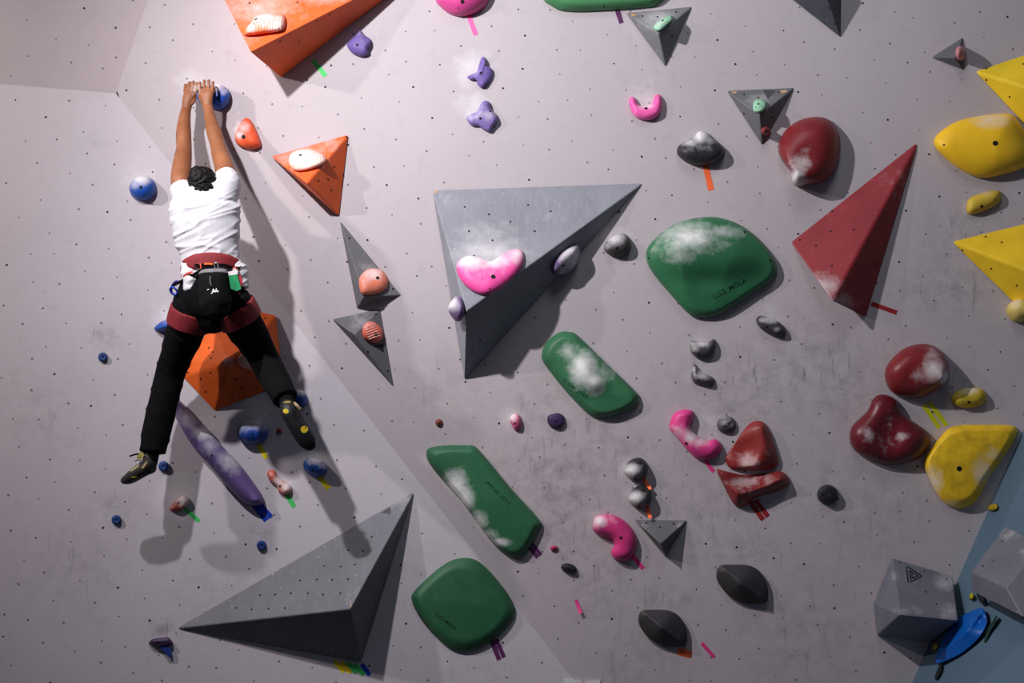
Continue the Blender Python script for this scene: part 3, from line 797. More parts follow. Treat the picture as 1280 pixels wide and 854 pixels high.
hold('grey wedge-shaped hold, lower of the pair under the big green sloper', R, [(865, 460), (868, 455), (873, 460), (880, 466), (892, 473), (892, 480), (880, 482), (868, 479), (864, 470)], [(870, 470), (882, 476)], .05, (84, 82, 86), 'bulge', chalk=[(876, 468, 12, .65, 8), (868, 462, 6, .5)], dents=[(879, 464, 7, .02)], bolts=[(873, 475, .006)], group=KG)
hold('grey dimpled round hold above the upper red scoop', R, circ(908, 531, 11.5, 11, 0, 10, .06, 2), [(906, 530)], .04, (84, 84, 90), 'dome', chalk=[(905, 526, 9, .4)], dents=[(903, 526, 3, .012), (909, 525, 3, .012), (913, 530, 3, .012)], bolts=[(906.5, 533, .006), (904, 525, .004), (910, 525, .004)], group=KG)
for lab, x, y in (('upper of the two chalky grey ball holds stacked above the small pyramid', 0, 0), ('lower of the two chalky grey ball holds stacked above the small pyramid', 5, 34.5)):
    q = lambda a, b: (a + x, b + y)
    hold(lab, R, [q(780, 589), q(784, 579), q(793, 573), q(802, 573), q(809, 580), q(809, 590), q(804, 598), q(794, 602), q(785, 597)], [q(795, 588), q(799, 586)], .08, (46, 45, 49), 'dome', chalk=[q(789, 588) + (15, .9, 9), q(786, 592) + (10, .7), q(797, 592) + (10, .5)],
         dents=[q(801, 578) + (4, .012)], bolts=[q(801, 578.5) + (.008,), q(794, 599) + (.006,)], group=KG, N=60)
hold('round black knob hold with three sockets, right of the red scoops', R, circ(1034.5, 618.5, 13.2, 12.5, 0, 12), [(1034, 616)], .055, (40, 40, 46), 'slab', bolts=[(1028, 618, .006), (1038, 612, .006), (1037, 624, .006)], group=KG, N=60, K=14, dents=[(1034, 617, 3, .006)])
hold('small black oval foothold below the tiny crimson foothold', R, circ(711, 710.5, 10, 6, 14, 10), [(708, 709), (714, 712)], .035, (38, 37, 41), 'dome', bolts=[(711, 711, .005)], group=KG, N=40, K=10)

UG = 'purple holds'
pur = (112, 92, 162)
hold('purple hold with a pointed top, right of the big orange wedge', R, [(434, 58), (437, 51), (445, 44), (450, 38), (456, 44), (463, 49), (464, 54), (460, 62), (460, 68), (452, 71), (441, 67)], [(447, 56), (454, 58)], .05, pur, 'dome', bolts=[(446.5, 56, .007)], group=UG, chalk=[(452, 48, 12, .25)])
hold('upper of two purple star-like holds left of the horseshoe pink hold', R, [(584, 96), (590, 93), (596, 90), (599, 80), (602, 72), (606, 72), (608, 80), (616, 88), (615, 97), (608, 106), (602, 110), (597, 106), (595, 100), (588, 100)], [(592, 96, .6), (602, 92, 1), (606, 78, .7), (603, 104, .7)], .05, pur, 'dome', bolts=[(601, 91.5, .007), (607.5, 81.5, .006)], group=UG, chalk=[(594, 90, 10, .3)], N=90)
hold('lower of two purple star-like holds left of the horseshoe pink hold', R, [(583, 148), (588, 143), (596, 139), (601, 130), (606, 126), (612, 128), (614, 136), (621, 144), (622, 151), (617, 158), (612, 165), (604, 162), (598, 158), (589, 157)], [(590, 150, .7), (602, 146, 1), (606, 132, .8), (616, 150, .9), (610, 160, .7)], .05, (120, 102, 164), 'dome', bolts=[(600.5, 148, .007), (613, 139, .006)], group=UG, chalk=[(598, 142, 14, .4), (614, 142, 8, .5), (588, 146, 8, .4)], N=90)
hold('long curved purple rail hold running under the climber', L, [(213, 505), (217, 497), (226, 502), (246, 524), (262, 540), (280, 560), (296, 576), (316, 602), (330, 624), (326, 631), (314, 632), (300, 625), (282, 606), (262, 582), (244, 562), (224, 530)],
     [(222, 510), (244, 540), (270, 572), (296, 602), (318, 624)], .085, (104, 84, 142), 'dome', rim=.014, chalk=[(238, 522, 20, .6, 16), (258, 540, 20, .85, 12), (290, 574, 22, .6, 20), (226, 520, 14, .3, 20), (262, 556, 16, .5)], bolts=[(265, 569.5, .006), (239, 553, .004)], group=UG, rough=.5, N=130, K=14)
hold('small dark purple round hold right of the small chalky pink foothold', R, circ(695, 525.5, 10.5, 9.5, 10, 9, .1, 5), [(695, 525)], .035, (58, 40, 82), 'slab', bolts=[(695, 527, .005)], group=UG, N=44, K=10)
hold('dark purple flat foothold with blue tape hanging from it, bottom left', L, [(186, 804.5), (191, 799), (200, 797.8), (210, 797), (213, 799.5), (216, 803.5), (215, 806), (206, 809), (197, 809)], [(195, 802), (209, 801)], .04, (64, 44, 82), 'slab', bolts=[(198, 803, .006)], group=UG, N=50, K=10)

BG = 'blue holds'
hold('blue round hold gripped by the climber, at the top left', R, [(243, 112), (248, 105), (262, 103), (276, 106), (286, 113), (288, 121), (285, 130), (277, 137), (268, 137), (256, 132), (246, 124)], [(260, 116, 1), (272, 121, 1)], .085, BLUE, 'dome', rim=.015, chalk=[(270, 107, 16, .95, 9), (280, 114, 7, .6, 6), (252, 106, 14, .95)], group=BG, rough=.45)
hold('blue ball hold with a chalky top, left of the climber\'s shirt', L, circ(178.7, 235.5, 17, 15.7, 0, 12), [(178, 232)], .085, (26, 82, 176), 'dome', chalk=[(176, 224, 17, .95, 8), (168, 228, 10, .6)], bolts=[(176, 234, .008), (191, 232, .003)], group=BG, rough=.45)
hold('blue hold half hidden behind the climber\'s left hip', L, [(193, 410), (199, 404), (212, 397), (226, 392), (236, 396), (234, 408), (224, 415), (208, 415), (196, 414)], [(212, 406), (222, 405)], .075, (30, 78, 168), 'dome', chalk=[(216, 396, 18, .9, 8)], group=BG)
hold('blue bowl-shaped hold below the orange volume with yellow tape', L, [(297, 540), (300, 531), (310, 526), (322, 525), (333, 530), (336, 540), (331, 551), (320, 556), (308, 555), (300, 549)], [(312, 540), (322, 540)], .085, (26, 72, 158), 'dome', chalk=[(316, 528, 20, .9, 9), (302, 534, 10, .5), (330, 533, 10, .5)], bolts=[(316, 543, .006), (302, 551, .003)], group=BG, rough=.45)
hold('blue bowl-shaped hold below the climber\'s right shoe with yellow tape', L, [(379, 581), (382, 574), (390, 573), (402, 576), (409, 584), (408, 591), (400, 596), (390, 595), (382, 590)], [(390, 584), (398, 586)], .07, (24, 70, 152), 'dome', chalk=[(396, 575, 14, .9, 7), (404, 580, 8, .6)], bolts=[(391, 588, .006)], group=BG, rough=.45)
hold('blue hold peeking out behind the climber\'s right shoe', L, [(364, 497), (368, 489), (376, 487), (383, 494), (384, 503), (378, 509), (368, 506)], [(374, 498)], .06, (26, 74, 156), 'dome', chalk=[(376, 489, 10, .9, 7)], group=BG)
for lab, x, y, r in (('tiny dark blue round foothold farthest left, above the left shoe', 128.5, 446.5, 5.9), ('tiny blue round foothold just right of the climber\'s left shoe', 204.5, 583, 6.6), ('tiny blue round foothold at lower left under the left shoe', 145.5, 650, 6.2), ('tiny blue round foothold between the rail\'s blue tape and the dark wedge', 327, 682, 6.2)):
    hold(lab, L, circ(x, y, r, r, 0, 10), [(x, y)], .028, (24, 62, 130), 'slab', bolts=[(x, y, .007)], group='tiny blue footholds', N=36, K=10, dents=[(x, y, 2.2, .006)])

OG = 'orange and salmon holds'
org = (240, 96, 52)
hold('orange ribbed hold right of the gripped blue hold', R, [(294, 168), (298, 158), (306, 148), (313, 150), (320, 162), (326, 178), (324, 184), (314, 187), (302, 184), (295, 178)], [(306, 164), (312, 174)], .06, org, 'dome', chalk=[(304, 160, 10, .7, 8), (300, 168, 7, .8)], bolts=[(304.5, 171, .01)], group=OG, dents=[(304, 158, 5, .012, 3)])


def ribs(o, lines, mat, r=.0022, name='ridges'):
    """fine raised grip ridges: thin rods laid on the surface, joined"""
    tree = bvh_of(o); bm = bmesh.new(); inv = parent_world(o).inverted()
    for (a, b) in lines:
        prev = None
        for i in range(7):
            p, n = surf(tree, a[0] + (b[0] - a[0]) * i / 6, a[1] + (b[1] - a[1]) * i / 6)
            if p is None: prev = None; continue
            if n.dot(CAM - p) < 0: n = -n
            t = (inv.to_3x3() @ (R.P(*b) - R.P(*a))).normalized(); nn = inv.to_3x3() @ n; s = t.cross(nn).normalized(); c = inv @ p
            ring = [bm.verts.new(c + s * r), bm.verts.new(c + nn * r * 1.2), bm.verts.new(c - s * r)]
            if prev:
                for k in range(2): bm.faces.new((prev[k], prev[k + 1], ring[k + 1], ring[k]))
            prev = ring
    me = bpy.data.meshes.new(name); bm.to_mesh(me); bm.free()
    me.attributes.new('chalk', 'FLOAT', 'POINT').data.foreach_set('value', [.5] * len(me.vertices))
    x = link(name, me, parent_world(o), o, mat); x['kind'] = 'stuff'
    return x


h = hold('ridged orange and white hold on the large orange wedge', f1, [(304, 43), (312, 30), (322, 20), (340, 17), (354, 18), (357, 28), (352, 38), (330, 42), (314, 44)], [(318, 32), (344, 28)], .05, (250, 120, 70), 'dome', chalk=[(330, 24, 22, .95, 10), (346, 30, 14, .85), (314, 34, 8, .8)], bolts=[(320, 24, .009)], group=OG)
ribs(h, [((314 + i * 3.4, 25 - i * .2), (311 + i * 3.6, 40 - i * .35)) for i in range(12)], mat_hold((255, 150, 110), .6))
h = hold('ridged chalk-white hold on the orange pyramid volume', f2, [(361, 203), (364, 192), (374, 187), (388, 187), (402, 192), (408, 200), (400, 207), (382, 213), (368, 213)], [(374, 200), (392, 199)], .04, (250, 150, 110), 'dome', chalk=[(380, 198, 30, .95, 16)], bolts=[(375.5, 194, .009)], group=OG)
ribs(h, [((365 + i * 3.4, 196 - i * .4), (370 + i * 3.0, 211 - i * .9)) for i in range(12)], mat_hold((255, 190, 165), .6))
h = hold('ridged pinkish hold on the orange volume behind the climber\'s right leg', f3, [(296, 452), (302, 442), (312, 438), (322, 446), (328, 458), (318, 464), (304, 460)], [(308, 450), (318, 455)], .03, (228, 150, 140), 'dome', chalk=[(310, 450, 14, .55)], group=OG)
ribs(h, [((300 + i * 3, 447 + i * .8), (304 + i * 3, 457 + i * .8)) for i in range(7)], mat_hold((200, 110, 100), .6))
hold('salmon hold with a chalky crown on the slim upright spike', f5, [(448.5, 352), (452, 343), (462, 336), (476, 337), (483, 345), (485, 354), (480, 363), (466, 368), (452, 367)], [(462, 354), (474, 350)], .045, (232, 132, 104), 'dome', chalk=[(466, 343, 16, .75, 9), (458, 350, 12, .35)], bolts=[(472, 347.5, .009)], group=OG)
h = hold('ribbed red-orange hold on the downward grey spike', f6, [(452.5, 415), (455, 406), (462, 402), (470, 404), (478, 414), (477, 424), (468, 429), (456, 424)], [(462, 414), (468, 417)], .04, (222, 106, 82), 'dome', chalk=[(460, 408, 12, .4, 8)], bolts=[(470, 418, .009)], group=OG)
ribs(h, [((455 + i * 1.2, 411 + i * 2.6), (468 + i * 1.5, 406 + i * 2.6)) for i in range(6)], mat_hold((235, 140, 120), .6))
hold('chalky red bone-shaped foothold right of the rail\'s lower end', L, [(334, 593), (337, 588), (344, 589), (348, 597), (356, 602), (364, 608), (364, 615), (356, 619), (349, 616), (346, 608), (338, 602)], [(341, 595, 1), (349, 606, .8), (357, 612, 1)], .04, (196, 92, 74), 'dome', chalk=[(348, 602, 10, .75, 10), (358, 608, 9, .8), (338, 594, 6, .3)], bolts=[(350, 608, .006)], group=OG, N=60, K=10)
hold('chalk-covered red foothold left of the rail, with green tape', L, [(212, 637), (218, 628), (228, 620), (235, 622), (237, 628), (230, 636), (220, 640)], [(220, 633), (230, 627)], .035, (176, 88, 76), 'dome', chalk=[(230, 626, 11, .9, 9), (216, 634, 5, .3)], dents=[(224, 630, 4, .012)], bolts=[(223, 629, .005)], group=OG, N=50, K=10)
hold('tiny brick red foothold beside the bowl-shaped blue hold', L, circ(349, 539, 3.6, 3.6, 0, 8), [(349, 539)], .02, (142, 62, 50), 'dome', group=OG, N=24, K=8, bolts=[(349, 539, .004)])
hold('tiny brick red foothold above the long green sloper', R, circ(548.5, 528.5, 4.8, 4.4, 0, 8, .1, 4), [(548, 528)], .022, (132, 66, 48), 'dome', group=OG, N=24, K=8, bolts=[(549, 529, .004)])

MG = 'small holds screwed onto the grey volumes'
mint = (150, 205, 170)
hold('mint hold with a dark undercut on the pyramid near the top border', f8, [(817, 36), (819, 30), (827, 24), (838, 19), (841, 24), (834, 31), (824, 39)], [(826, 31), (833, 26)], .045, mint, 'slab', chalk=[(824, 28, 10, .5)], bolts=[(828.5, 25.5, .006)], group=MG, N=44, K=10)
hold('square mint hold on the pyramid left of the red cone', f9, [(941, 134), (943, 126), (951, 124), (958, 128), (957, 136), (950, 141), (943, 140)], [(949, 132)], .04, mint, 'slab', bolts=[(948, 130, .006), (945, 134, .003), (953, 134, .003)], group=MG, N=44, K=10)
hold('little brick red knob on the shaded face of the pyramid beside the red cone', f9r, circ(957.5, 164, 6.3, 5.6, 0, 9), [(957, 164)], .04, (142, 62, 62), 'dome', bolts=[(959, 164, .004)], group=MG, N=36, K=10)
hold('pink ball hold on the smallest grey pyramid', f11, circ(1201, 66.5, 7, 9.5, 0, 9), [(1201, 66)], .05, (196, 130, 136), 'dome', bolts=[(1203, 66, .005), (1203, 73, .004)], group=MG, N=40, K=10)
hold('purple and white half-shell hold on the shaded face of the largest grey wedge', Panel(f4r.P(704, 331) + f4r.n * .012, f4r.n * .9 + N0 * .4), [(690, 338), (694, 326), (704, 314), (718, 307), (724, 309), (724, 322), (716, 336), (704, 344), (694, 344)], [(703, 330), (714, 320)], .06, (104, 80, 130), 'dome', chalk=[(714, 322, 16, .95, 18), (704, 336, 10, .5)], bolts=[(704.5, 332, .007)], group=MG)
hold('white and purple knob on the left edge of the largest grey wedge', Panel(f4l.P(579, 388) - f4l.n * -.012, f4l.n * .8 + N0), [(560, 386), (566, 374), (572, 370), (579, 376), (581, 392), (574, 402), (566, 398)], [(567, 384), (573, 388)], .075, (110, 86, 132), 'dome', chalk=[(562, 380, 14, .9, 12)], group=MG)

# the bright blue leaf hold and straps on the side wall
hold('bright blue leaf-shaped hold below the grey box, on the blue side wall', Panel(SIDE.o + SIDE.n * .012, SIDE.n), [(1226, 760), (1232, 768), (1233, 780), (1224, 797), (1206, 814), (1188, 824), (1170, 829), (1172, 814), (1182, 792), (1194, 776), (1206, 768)], [(1186, 808, .8), (1208, 790, 1), (1224, 770, .8)], .07, (0, 88, 176), 'cone', rim=.02, group=BG, rough=.45, dents=[(1224, 776, 9, .03)], grime=.08)


def strap(label, panel, pts, width, col, w=.03, cat='strap'):
    c = spline(pts, 12, False); verts, faces = [], []
    for i, p in enumerate(c):
        a, b = c[max(0, i - 1)], c[min(11, i + 1)]; l = math.dist(a[:2], b[:2]); nx, ny = -(b[1] - a[1]) / l, (b[0] - a[0]) / l
        k = width / 2 * (.6 + .8 * math.sin(math.pi * (i + 1) / 13))
        for s, dw in ((1, .006), (-1, .006), (-1, -.006), (1, -.006)): verts.append(panel.P(p[0] + nx * k * s, p[1] + ny * k * s, w + dw))
    for i in range(11):
        for k in range(4): faces.append((i * 4 + k, i * 4 + (k + 1) % 4, i * 4 + 4 + (k + 1) % 4, i * 4 + 4 + k))
    faces += [(0, 1, 2, 3), (47, 46, 45, 44)]
    mw = panel.frame(*pts[0][:2])
    return meta(link('webbing_strap', mesh_world('strap', verts, faces, mw), mw, None, mat_plain('webbing_' + str(col), col, .8)), label, cat, 'straps by the side wall')


strap('dark green strap hanging on the side wall right of the blue leaf hold', SIDE, [(1246, 770), (1241, 780), (1236, 788), (1231, 803)], 3.2, (18, 52, 44), .012)
strap('black strap hanging from the tip of the blue leaf hold', FAC1, [(1176, 831), (1174, 838), (1169, 849)], 3.5, (20, 28, 30), .012)
strap('black strap end under the grey box on the side wall', SIDE, [(1222, 741), (1226, 748), (1228, 754)], 5, (16, 18, 22), .012)
# two white card flaps whose tips show at the bottom border
t = empty('paper_card', R.frame(727, 862), 'white folded card whose two corners peek over the bottom border', 'card')
for a in ([(705, 849.2), (727, 852.6), (728, 875), (705, 875)], [(731, 853.5), (750, 851.3), (751, 875), (731, 875)]):
    v = [R.P(x, y, .012) for x, y in a] + [R.P(x, y, .0) for x, y in a]
    me = mesh_world('flap', v, [(0, 1, 2, 3), (7, 6, 5, 4), (0, 4, 5, 1), (1, 5, 6, 2), (2, 6, 7, 3), (3, 7, 4, 0)], R.frame(727, 862))
    link('flap', me, R.frame(727, 862), t, mat_plain('white_card', (225, 226, 232), .7, .04))

# ---------------------------------------------------------------- tape strips
tape('green tape strip under the large orange wedge at the top', R, (391, 75), (407, 95), 6, 'green')
tape('hot pink tape strip under the pink hold at the top border', R, (586, 20), (595, 44), 6, 'hotpink')
tape('purple tape strip under the green sloper at the top border', R, (771, 11), (777, 29), 6, 'purple')
tape('orange tape strip under the chalk-frosted black half-shell hold', R, (882, 207), (889, 238), 7.5, 'orange')
tape('dark red tape strip at the foot of the tall red wedge', R, (1089, 379.5), (1121, 391), 5.5, 'red')
tape('lime yellow tape strip nearer the pear-shaped red hold', R, (1154.5, 506), (1174, 535), 6, 'lime')
tape('lime yellow tape strip nearer the round red hold', R, (1162, 503.5), (1183, 532), 6, 'lime')
tape('pink tape strip under the curved pink hold', R, (882, 576), (892, 590), 5, 'pink')
tape('left of two dark red tape strips under the lower red scoop', R, (938, 628), (954, 650), 6, 'red')
tape('right of two dark red tape strips under the lower red scoop', R, (944, 625), (960, 646), 6, 'red')
tape('orange red tape tail under the upper grey ball hold', R, (804, 598), (813, 612), 4.5, 'orange', curl=.03)
tape('orange red tape tail under the lower grey ball hold', R, (808, 632), (813, 648), 4.5, 'orange', curl=.03)
tape('pink tape strip under the bean-shaped pink hold', R, (790, 694), (804, 711), 5.5, 'pink')
tape('curled pink tape scrap below the small black oval foothold', R, (720, 750), (726, 767), 4, 'pink', curl=.02)
tape('pink tape scrap right of the lower charcoal lens hold', R, (877, 804), (893, 822), 4.5, 'pink')
tape('short orange tape strip under the lower charcoal lens hold', R, (847, 814), (864, 819), 9, 'orange')
tape('left of two purple tape strips under the long green sloper', R, (661, 683), (672, 697), 5, 'purple')
tape('right of two purple tape strips under the long green sloper', R, (665.5, 680), (676, 694), 4.5, 'purple')
tape('left of two purple tape strips under the square green sloper', L, (614.5, 801), (624, 825), 6, 'purple')
tape('right of two purple tape strips under the square green sloper', L, (620, 799), (630, 822), 5.5, 'purple')
tape('left of two blue tape strips at the rail\'s lower end', L, (317, 631), (333, 651), 6.5, 'blue')
tape('right of two blue tape strips at the rail\'s lower end', L, (323, 628.5), (339, 647), 6.5, 'blue')
tape('yellow tape strip under the bowl-shaped blue hold below the orange volume', L, (323, 555), (333, 573), 6, 'yellow')
tape('yellow tape strip under the blue hold below the right shoe', L, (399, 596), (411, 611), 6.5, 'yellow')
tape('green tape strip under the chalky bone-shaped red foothold', L, (358, 618), (368, 634), 6, 'green')
tape('green tape strip right of the chalk-covered red foothold', L, (231, 636), (249, 652), 5.5, 'green')
tape('left of two yellow tape strips under the dark bottom wedge', L, (418, 826), (430, 840), 6, 'yellow')
tape('right of two yellow tape strips under the dark bottom wedge', L, (427, 827.5), (438, 841.5), 6, 'yellow')
tape('left of two green tape strips under the dark bottom wedge', L, (434, 829), (446, 841), 6, 'green')
tape('right of two green tape strips under the dark bottom wedge', L, (443, 830), (455, 844), 6, 'green')
tape('blue tape strip under the lower tip of the dark bottom wedge', L, (452, 830), (462, 844), 5.5, 'blue')
strap('twisted blue tape tail hanging from the flat purple foothold', L, [(201, 807), (206, 810), (210, 814), (212, 821)], 6, (16, 52, 140), .02, 'tape')


# ---------------------------------------------------------------- the climber
def loft(bm, secs, n=20, caps=True, sub=5):
    """secs: (px, py, w, half width in the picture, half depth). Smooth tube with rounded ends, in world space; px is turned into metres at its own depth."""
    ctr = []
    for s in secs:
        p = R.P(s[0], s[1], s[2]); ctr.append((p.x, p.y, p.z, s[3], s[4]))
    c = spline3(ctr, sub)
    rings = []
    k = len(c)
    for i, q in enumerate(c):
        a, b = Vector(c[max(0, i - 1)][:3]), Vector(c[min(k - 1, i + 1)][:3])
        t = (b - a).normalized(); ax = N0 if abs(t.dot(N0)) < .9 else V0
        s = t.cross(ax).normalized(); d = s.cross(t).normalized()
        rings.append((Vector(q[:3]), s, d, t, q[3], q[4]))
    if caps:
        for end, sg in ((0, -1), (-1, 1))[caps - 1 if caps > 1 else 0:]:
            o, s, d, t, rx, rd = rings[end]; ext = []
            for ph in (.35, .7, .95):
                ext.append((o + t * sg * math.sin(ph * 1.45) * min(rx, rd), s, d, t, rx * math.cos(ph * 1.45), rd * math.cos(ph * 1.45)))
            if end == 0: rings = ext[::-1] + rings
            else: rings = rings + ext
    vv = [[bm.verts.new(o + s * (rx * math.cos(j * math.tau / n)) + d * (rd * math.sin(j * math.tau / n))) for j in range(n)] for o, s, d, t, rx, rd in rings]
    for a, b in zip(vv, vv[1:]):
        for j in range(n): bm.faces.new((a[j], a[(j + 1) % n], b[(j + 1) % n], b[j]))
    bm.faces.new(vv[0][::-1]); bm.faces.new(vv[-1])


def spline3(pts, sub):
    out = []; k = len(pts)
    for i in range(k - 1):
        g = lambda j: pts[max(0, min(k - 1, j))]
        p0, p1, p2, p3 = g(i - 1), g(i), g(i + 1), g(i + 2)
        for s in range(sub):
            t = s / sub
            out.append([.5 * (2 * b + (c - a) * t + (2 * a - 5 * b + 4 * c - d) * t * t + (3 * b - a - 3 * c + d) * t ** 3) for a, b, c, d in zip(p0, p1, p2, p3)])
    out.append(list(pts[-1]))
    return out


def blob(bm, px, py, w, rx, rv, rw, rot=0):
    o = R.P(px, py, w); n, k = 18, 12; a = math.radians(rot)
    U, V = U0 * math.cos(a) + V0 * math.sin(a), V0 * math.cos(a) - U0 * math.sin(a)
    vs = [[bm.verts.new(o + U * rx * math.sin(ph) * math.cos(th) + V * rv * math.cos(ph) + N0 * rw * math.sin(ph) * math.sin(th))
           for th in [j * math.tau / n for j in range(n)]] for ph in [math.pi * (i + .5) / k for i in range(k)]]
    for x, y in zip(vs, vs[1:]):
        for j in range(n): bm.faces.new((x[j], y[j], y[(j + 1) % n], x[(j + 1) % n]))
    bm.faces.new(vs[0]); bm.faces.new(vs[-1][::-1])


def fuse(name, bm, voxel, parent, mat, smooth=4, deform=None, label=None, shift=None):
    """overlapping tubes become one continuous skin"""
    bmesh.ops.recalc_face_normals(bm, faces=bm.faces)
    me = bpy.data.meshes.new(name); bm.to_mesh(me); bm.free()
    ob = bpy.data.objects.new(name, me); C.objects.link(ob)
    md = ob.modifiers.new('r', 'REMESH'); md.mode = 'VOXEL'; md.voxel_size = voxel; md.use_smooth_shade = True
    if smooth:
        m2 = ob.modifiers.new('s', 'SMOOTH'); m2.iterations = smooth; m2.factor = .5
    dg = bpy.context.evaluated_depsgraph_get(); dg.update()
    me2 = bpy.data.meshes.new_from_object(ob.evaluated_get(dg), depsgraph=dg)
    bpy.data.objects.remove(ob); bpy.data.meshes.remove(me)
    if deform:
        me2.update(); nr = [v.normal.copy() for v in me2.vertices]
        for v, nn in zip(me2.vertices, nr): v.co = v.co + nn * deform(v.co, nn)
    if shift:
        for v in me2.vertices: v.co = v.co + shift(v.co)
    me2.transform(parent_world(parent).inverted())
    me2.name = name
    me2.polygons.foreach_set('use_smooth', [True] * len(me2.polygons))
    me2.materials.clear()
    o = link(name, me2, parent_world(parent), parent, mat)
    if label: o['label'] = label
    return o


SKIN = NT('skin', .5, .4)
b1, b2 = lin((158, 102, 69)), lin((133, 81, 51))
cc = SKIN.mix(SKIN.ramp(SKIN.noise(9, 5), .35, .7), b1, b2)
chk = SKIN.attr('chalk')
cc = SKIN.mix(SKIN.math('MULTIPLY', SKIN.ramp(SKIN.math('ADD', chk, SKIN.ramp(SKIN.noise(60, 5, .7), .3, .7, -.25, .25)), .15, .9, 0, .75), SKIN.ramp(chk, .02, .15)), cc, CHALK)
SKIN.color(cc); SKIN.bump(SKIN.noise(500, 3), .2, .001)
SKIN.b.inputs['Subsurface Weight'].default_value = .08; SKIN.b.inputs['Subsurface Radius'].default_value = (.02, .01, .006)
SKIN = SKIN.m
CLOTHW = mat_plain('white_cotton', (222, 222, 228), .85, .03, 20, bumpd=.001)
CLOTHB = mat_plain('black_fabric', (11, 11, 14), .9, .1, 16, spec=.12, bumpd=.001)
MAROON = mat_plain('maroon_webbing', (138, 36, 46), .7, .15, 40, bumpd=.001)
RUBBER = mat_plain('black_rubber', (22, 22, 26), .55, .15, 30)

body_root = empty('climber', R.frame(258, 330), 'person seen from behind in white shirt and black trousers hanging by both hands', 'person')

# body: head, neck, trunk, arms and hands, legs - one skin
bm = bmesh.new()
ARM_L = [(232.5, 137, .165, .0245, .023), (230.5, 150, .20, .030, .031), (229.5, 168, .25, .037, .038), (230, 184, .285, .037, .039), (229, 196, .33, .041, .044), (227, 212, .40, .046, .05), (227, 228, .46, .049, .056), (232, 242, .475, .05, .055)]
ARM_R = [(260, 134, .165, .0245, .023), (263.5, 150, .20, .030, .031), (267.5, 165, .25, .037, .038), (272, 181, .285, .037, .039), (275.5, 194, .33, .042, .044), (280, 208, .40, .046, .05), (284, 226, .455, .05, .056), (280, 240, .47, .05, .055)]
loft(bm, ARM_L); loft(bm, ARM_R)
loft(bm, [(256, 249, .48, .105, .06), (256, 262, .49, .135, .09), (260, 300, .50, .115, .085), (263, 335, .51, .115, .085), (264, 366, .52, .135, .10), (264, 388, .52, .12, .09)], 28)
loft(bm, [(258, 256, .475, .052, .055), (257, 243, .485, .049, .053), (254, 232, .48, .05, .055)])
blob(bm, 254, 228, .475, .060, .066, .085)                # skull
# face on the wall side: brow, nose, jaw, ears
loft(bm, [(249, 221, .402, .012, .010), (254, 220, .396, .013, .011), (259, 221, .402, .012, .010)])
loft(bm, [(254, 222, .398, .007, .008), (254, 228, .382, .010, .011), (254, 231, .386, .012, .009)])
loft(bm, [(254, 236, .422, .034, .028), (254, 240, .422, .026, .02)])
loft(bm, [(250.5, 234, .401, .006, .006), (254, 234, .397, .007, .007), (257.5, 234, .401, .006, .006)])
for s in (-1, 1): blob(bm, 254 + s * 16.2, 230, .47, .007, .020, .012)
LEG_L = [(246, 382, .52, .075, .077), (236, 408, .49, .064, .066), (226, 436, .44, .054, .056), (213, 466, .40, .043, .045), (204, 500, .43, .043, .047), (195.5, 540, .47, .034, .036), (191, 560, .495, .03, .03)]
LEG_R = [(284, 380, .52, .075, .077), (300, 402, .47, .064, .066), (316, 426, .41, .054, .056), (329, 447, .37, .043, .045), (341, 470, .43, .043, .046), (352, 489, .51, .034, .036), (356, 496, .53, .03, .03)]
loft(bm, LEG_L); loft(bm, LEG_R)


def finger(bm, pts, r0, r1):
    k = len(pts); loft(bm, [(p[0], p[1], p[2], r0 + (r1 - r0) * i / (k - 1), r0 + (r1 - r0) * i / (k - 1)) for i, p in enumerate(pts)], 10, True, 4)


# right hand: back of the hand to the camera, fingers over the top of the hold
loft(bm, [(259.5, 134, .165, .024, .019), (258.5, 126, .165, .029, .018), (257.8, 117, .16, .037, .016), (257.5, 112.5, .153, .037, .012)], 18)
for i, (x, tip) in enumerate(((249.6, 104.6), (255.0, 102.0), (260.5, 101.8), (265.8, 103.8))):
    r = .0089 if i < 3 else .0079
    finger(bm, [(x + .7, 114.5, .152), (x + .2, 109.6, .159), (x, 105.8, .156), (x + .3, tip - .6, .140), (x + .6, tip - .5, .108), (x + .8, tip + 1.6, .085)], r, .0072)
finger(bm, [(252.5, 127, .155), (250, 121, .135), (251, 114.5, .118), (253.5, 110, .108)], .0105, .0085)
# left hand, turned so that its thumb side shows on the right
loft(bm, [(233, 137, .165, .024, .02), (234.5, 127, .165, .027, .021), (237, 118, .158, .031, .018), (238.8, 113, .151, .033, .013)], 18)
for i, (x, tip) in enumerate(((245.4, 104.6), (240.7, 102.8), (236.0, 103.6), (231.6, 106.4))):
    r = .0089 if i < 3 else .0079
    finger(bm, [(x - .6, 115, .149), (x - .3, 110.3, .157), (x + .2, 106.6, .152), (x + .8, tip, .136), (x + 1.6, tip + .3, .108), (x + 2.2, tip + 2, .088)], r, .0072)
finger(bm, [(237.5, 130.5, .17), (241.2, 128, .166), (243.2, 122.5, .152), (243.6, 117.5, .140)], .0098, .0082)
body = fuse('body', bm, .0029, body_root, SKIN, 2)
inv = parent_world(body)
put_attr(body.data, 'chalk', [max(spots_val(x, y, ((245, 111, 7, .5, 10), (262, 104, 12, .22, 5))), 0) if y < 140 else 0.0 for x, y in (proj(inv @ v.co) for v in body.data.vertices)])
for s in (-1, 1):
    bm = bmesh.new(); blob(bm, 254 + s * 5.6, 224.5, .402, .009, .006, .009)
    fuse('eye', bm, .002, body_root, mat_plain('eye_white', (225, 220, 215), .2), 0)

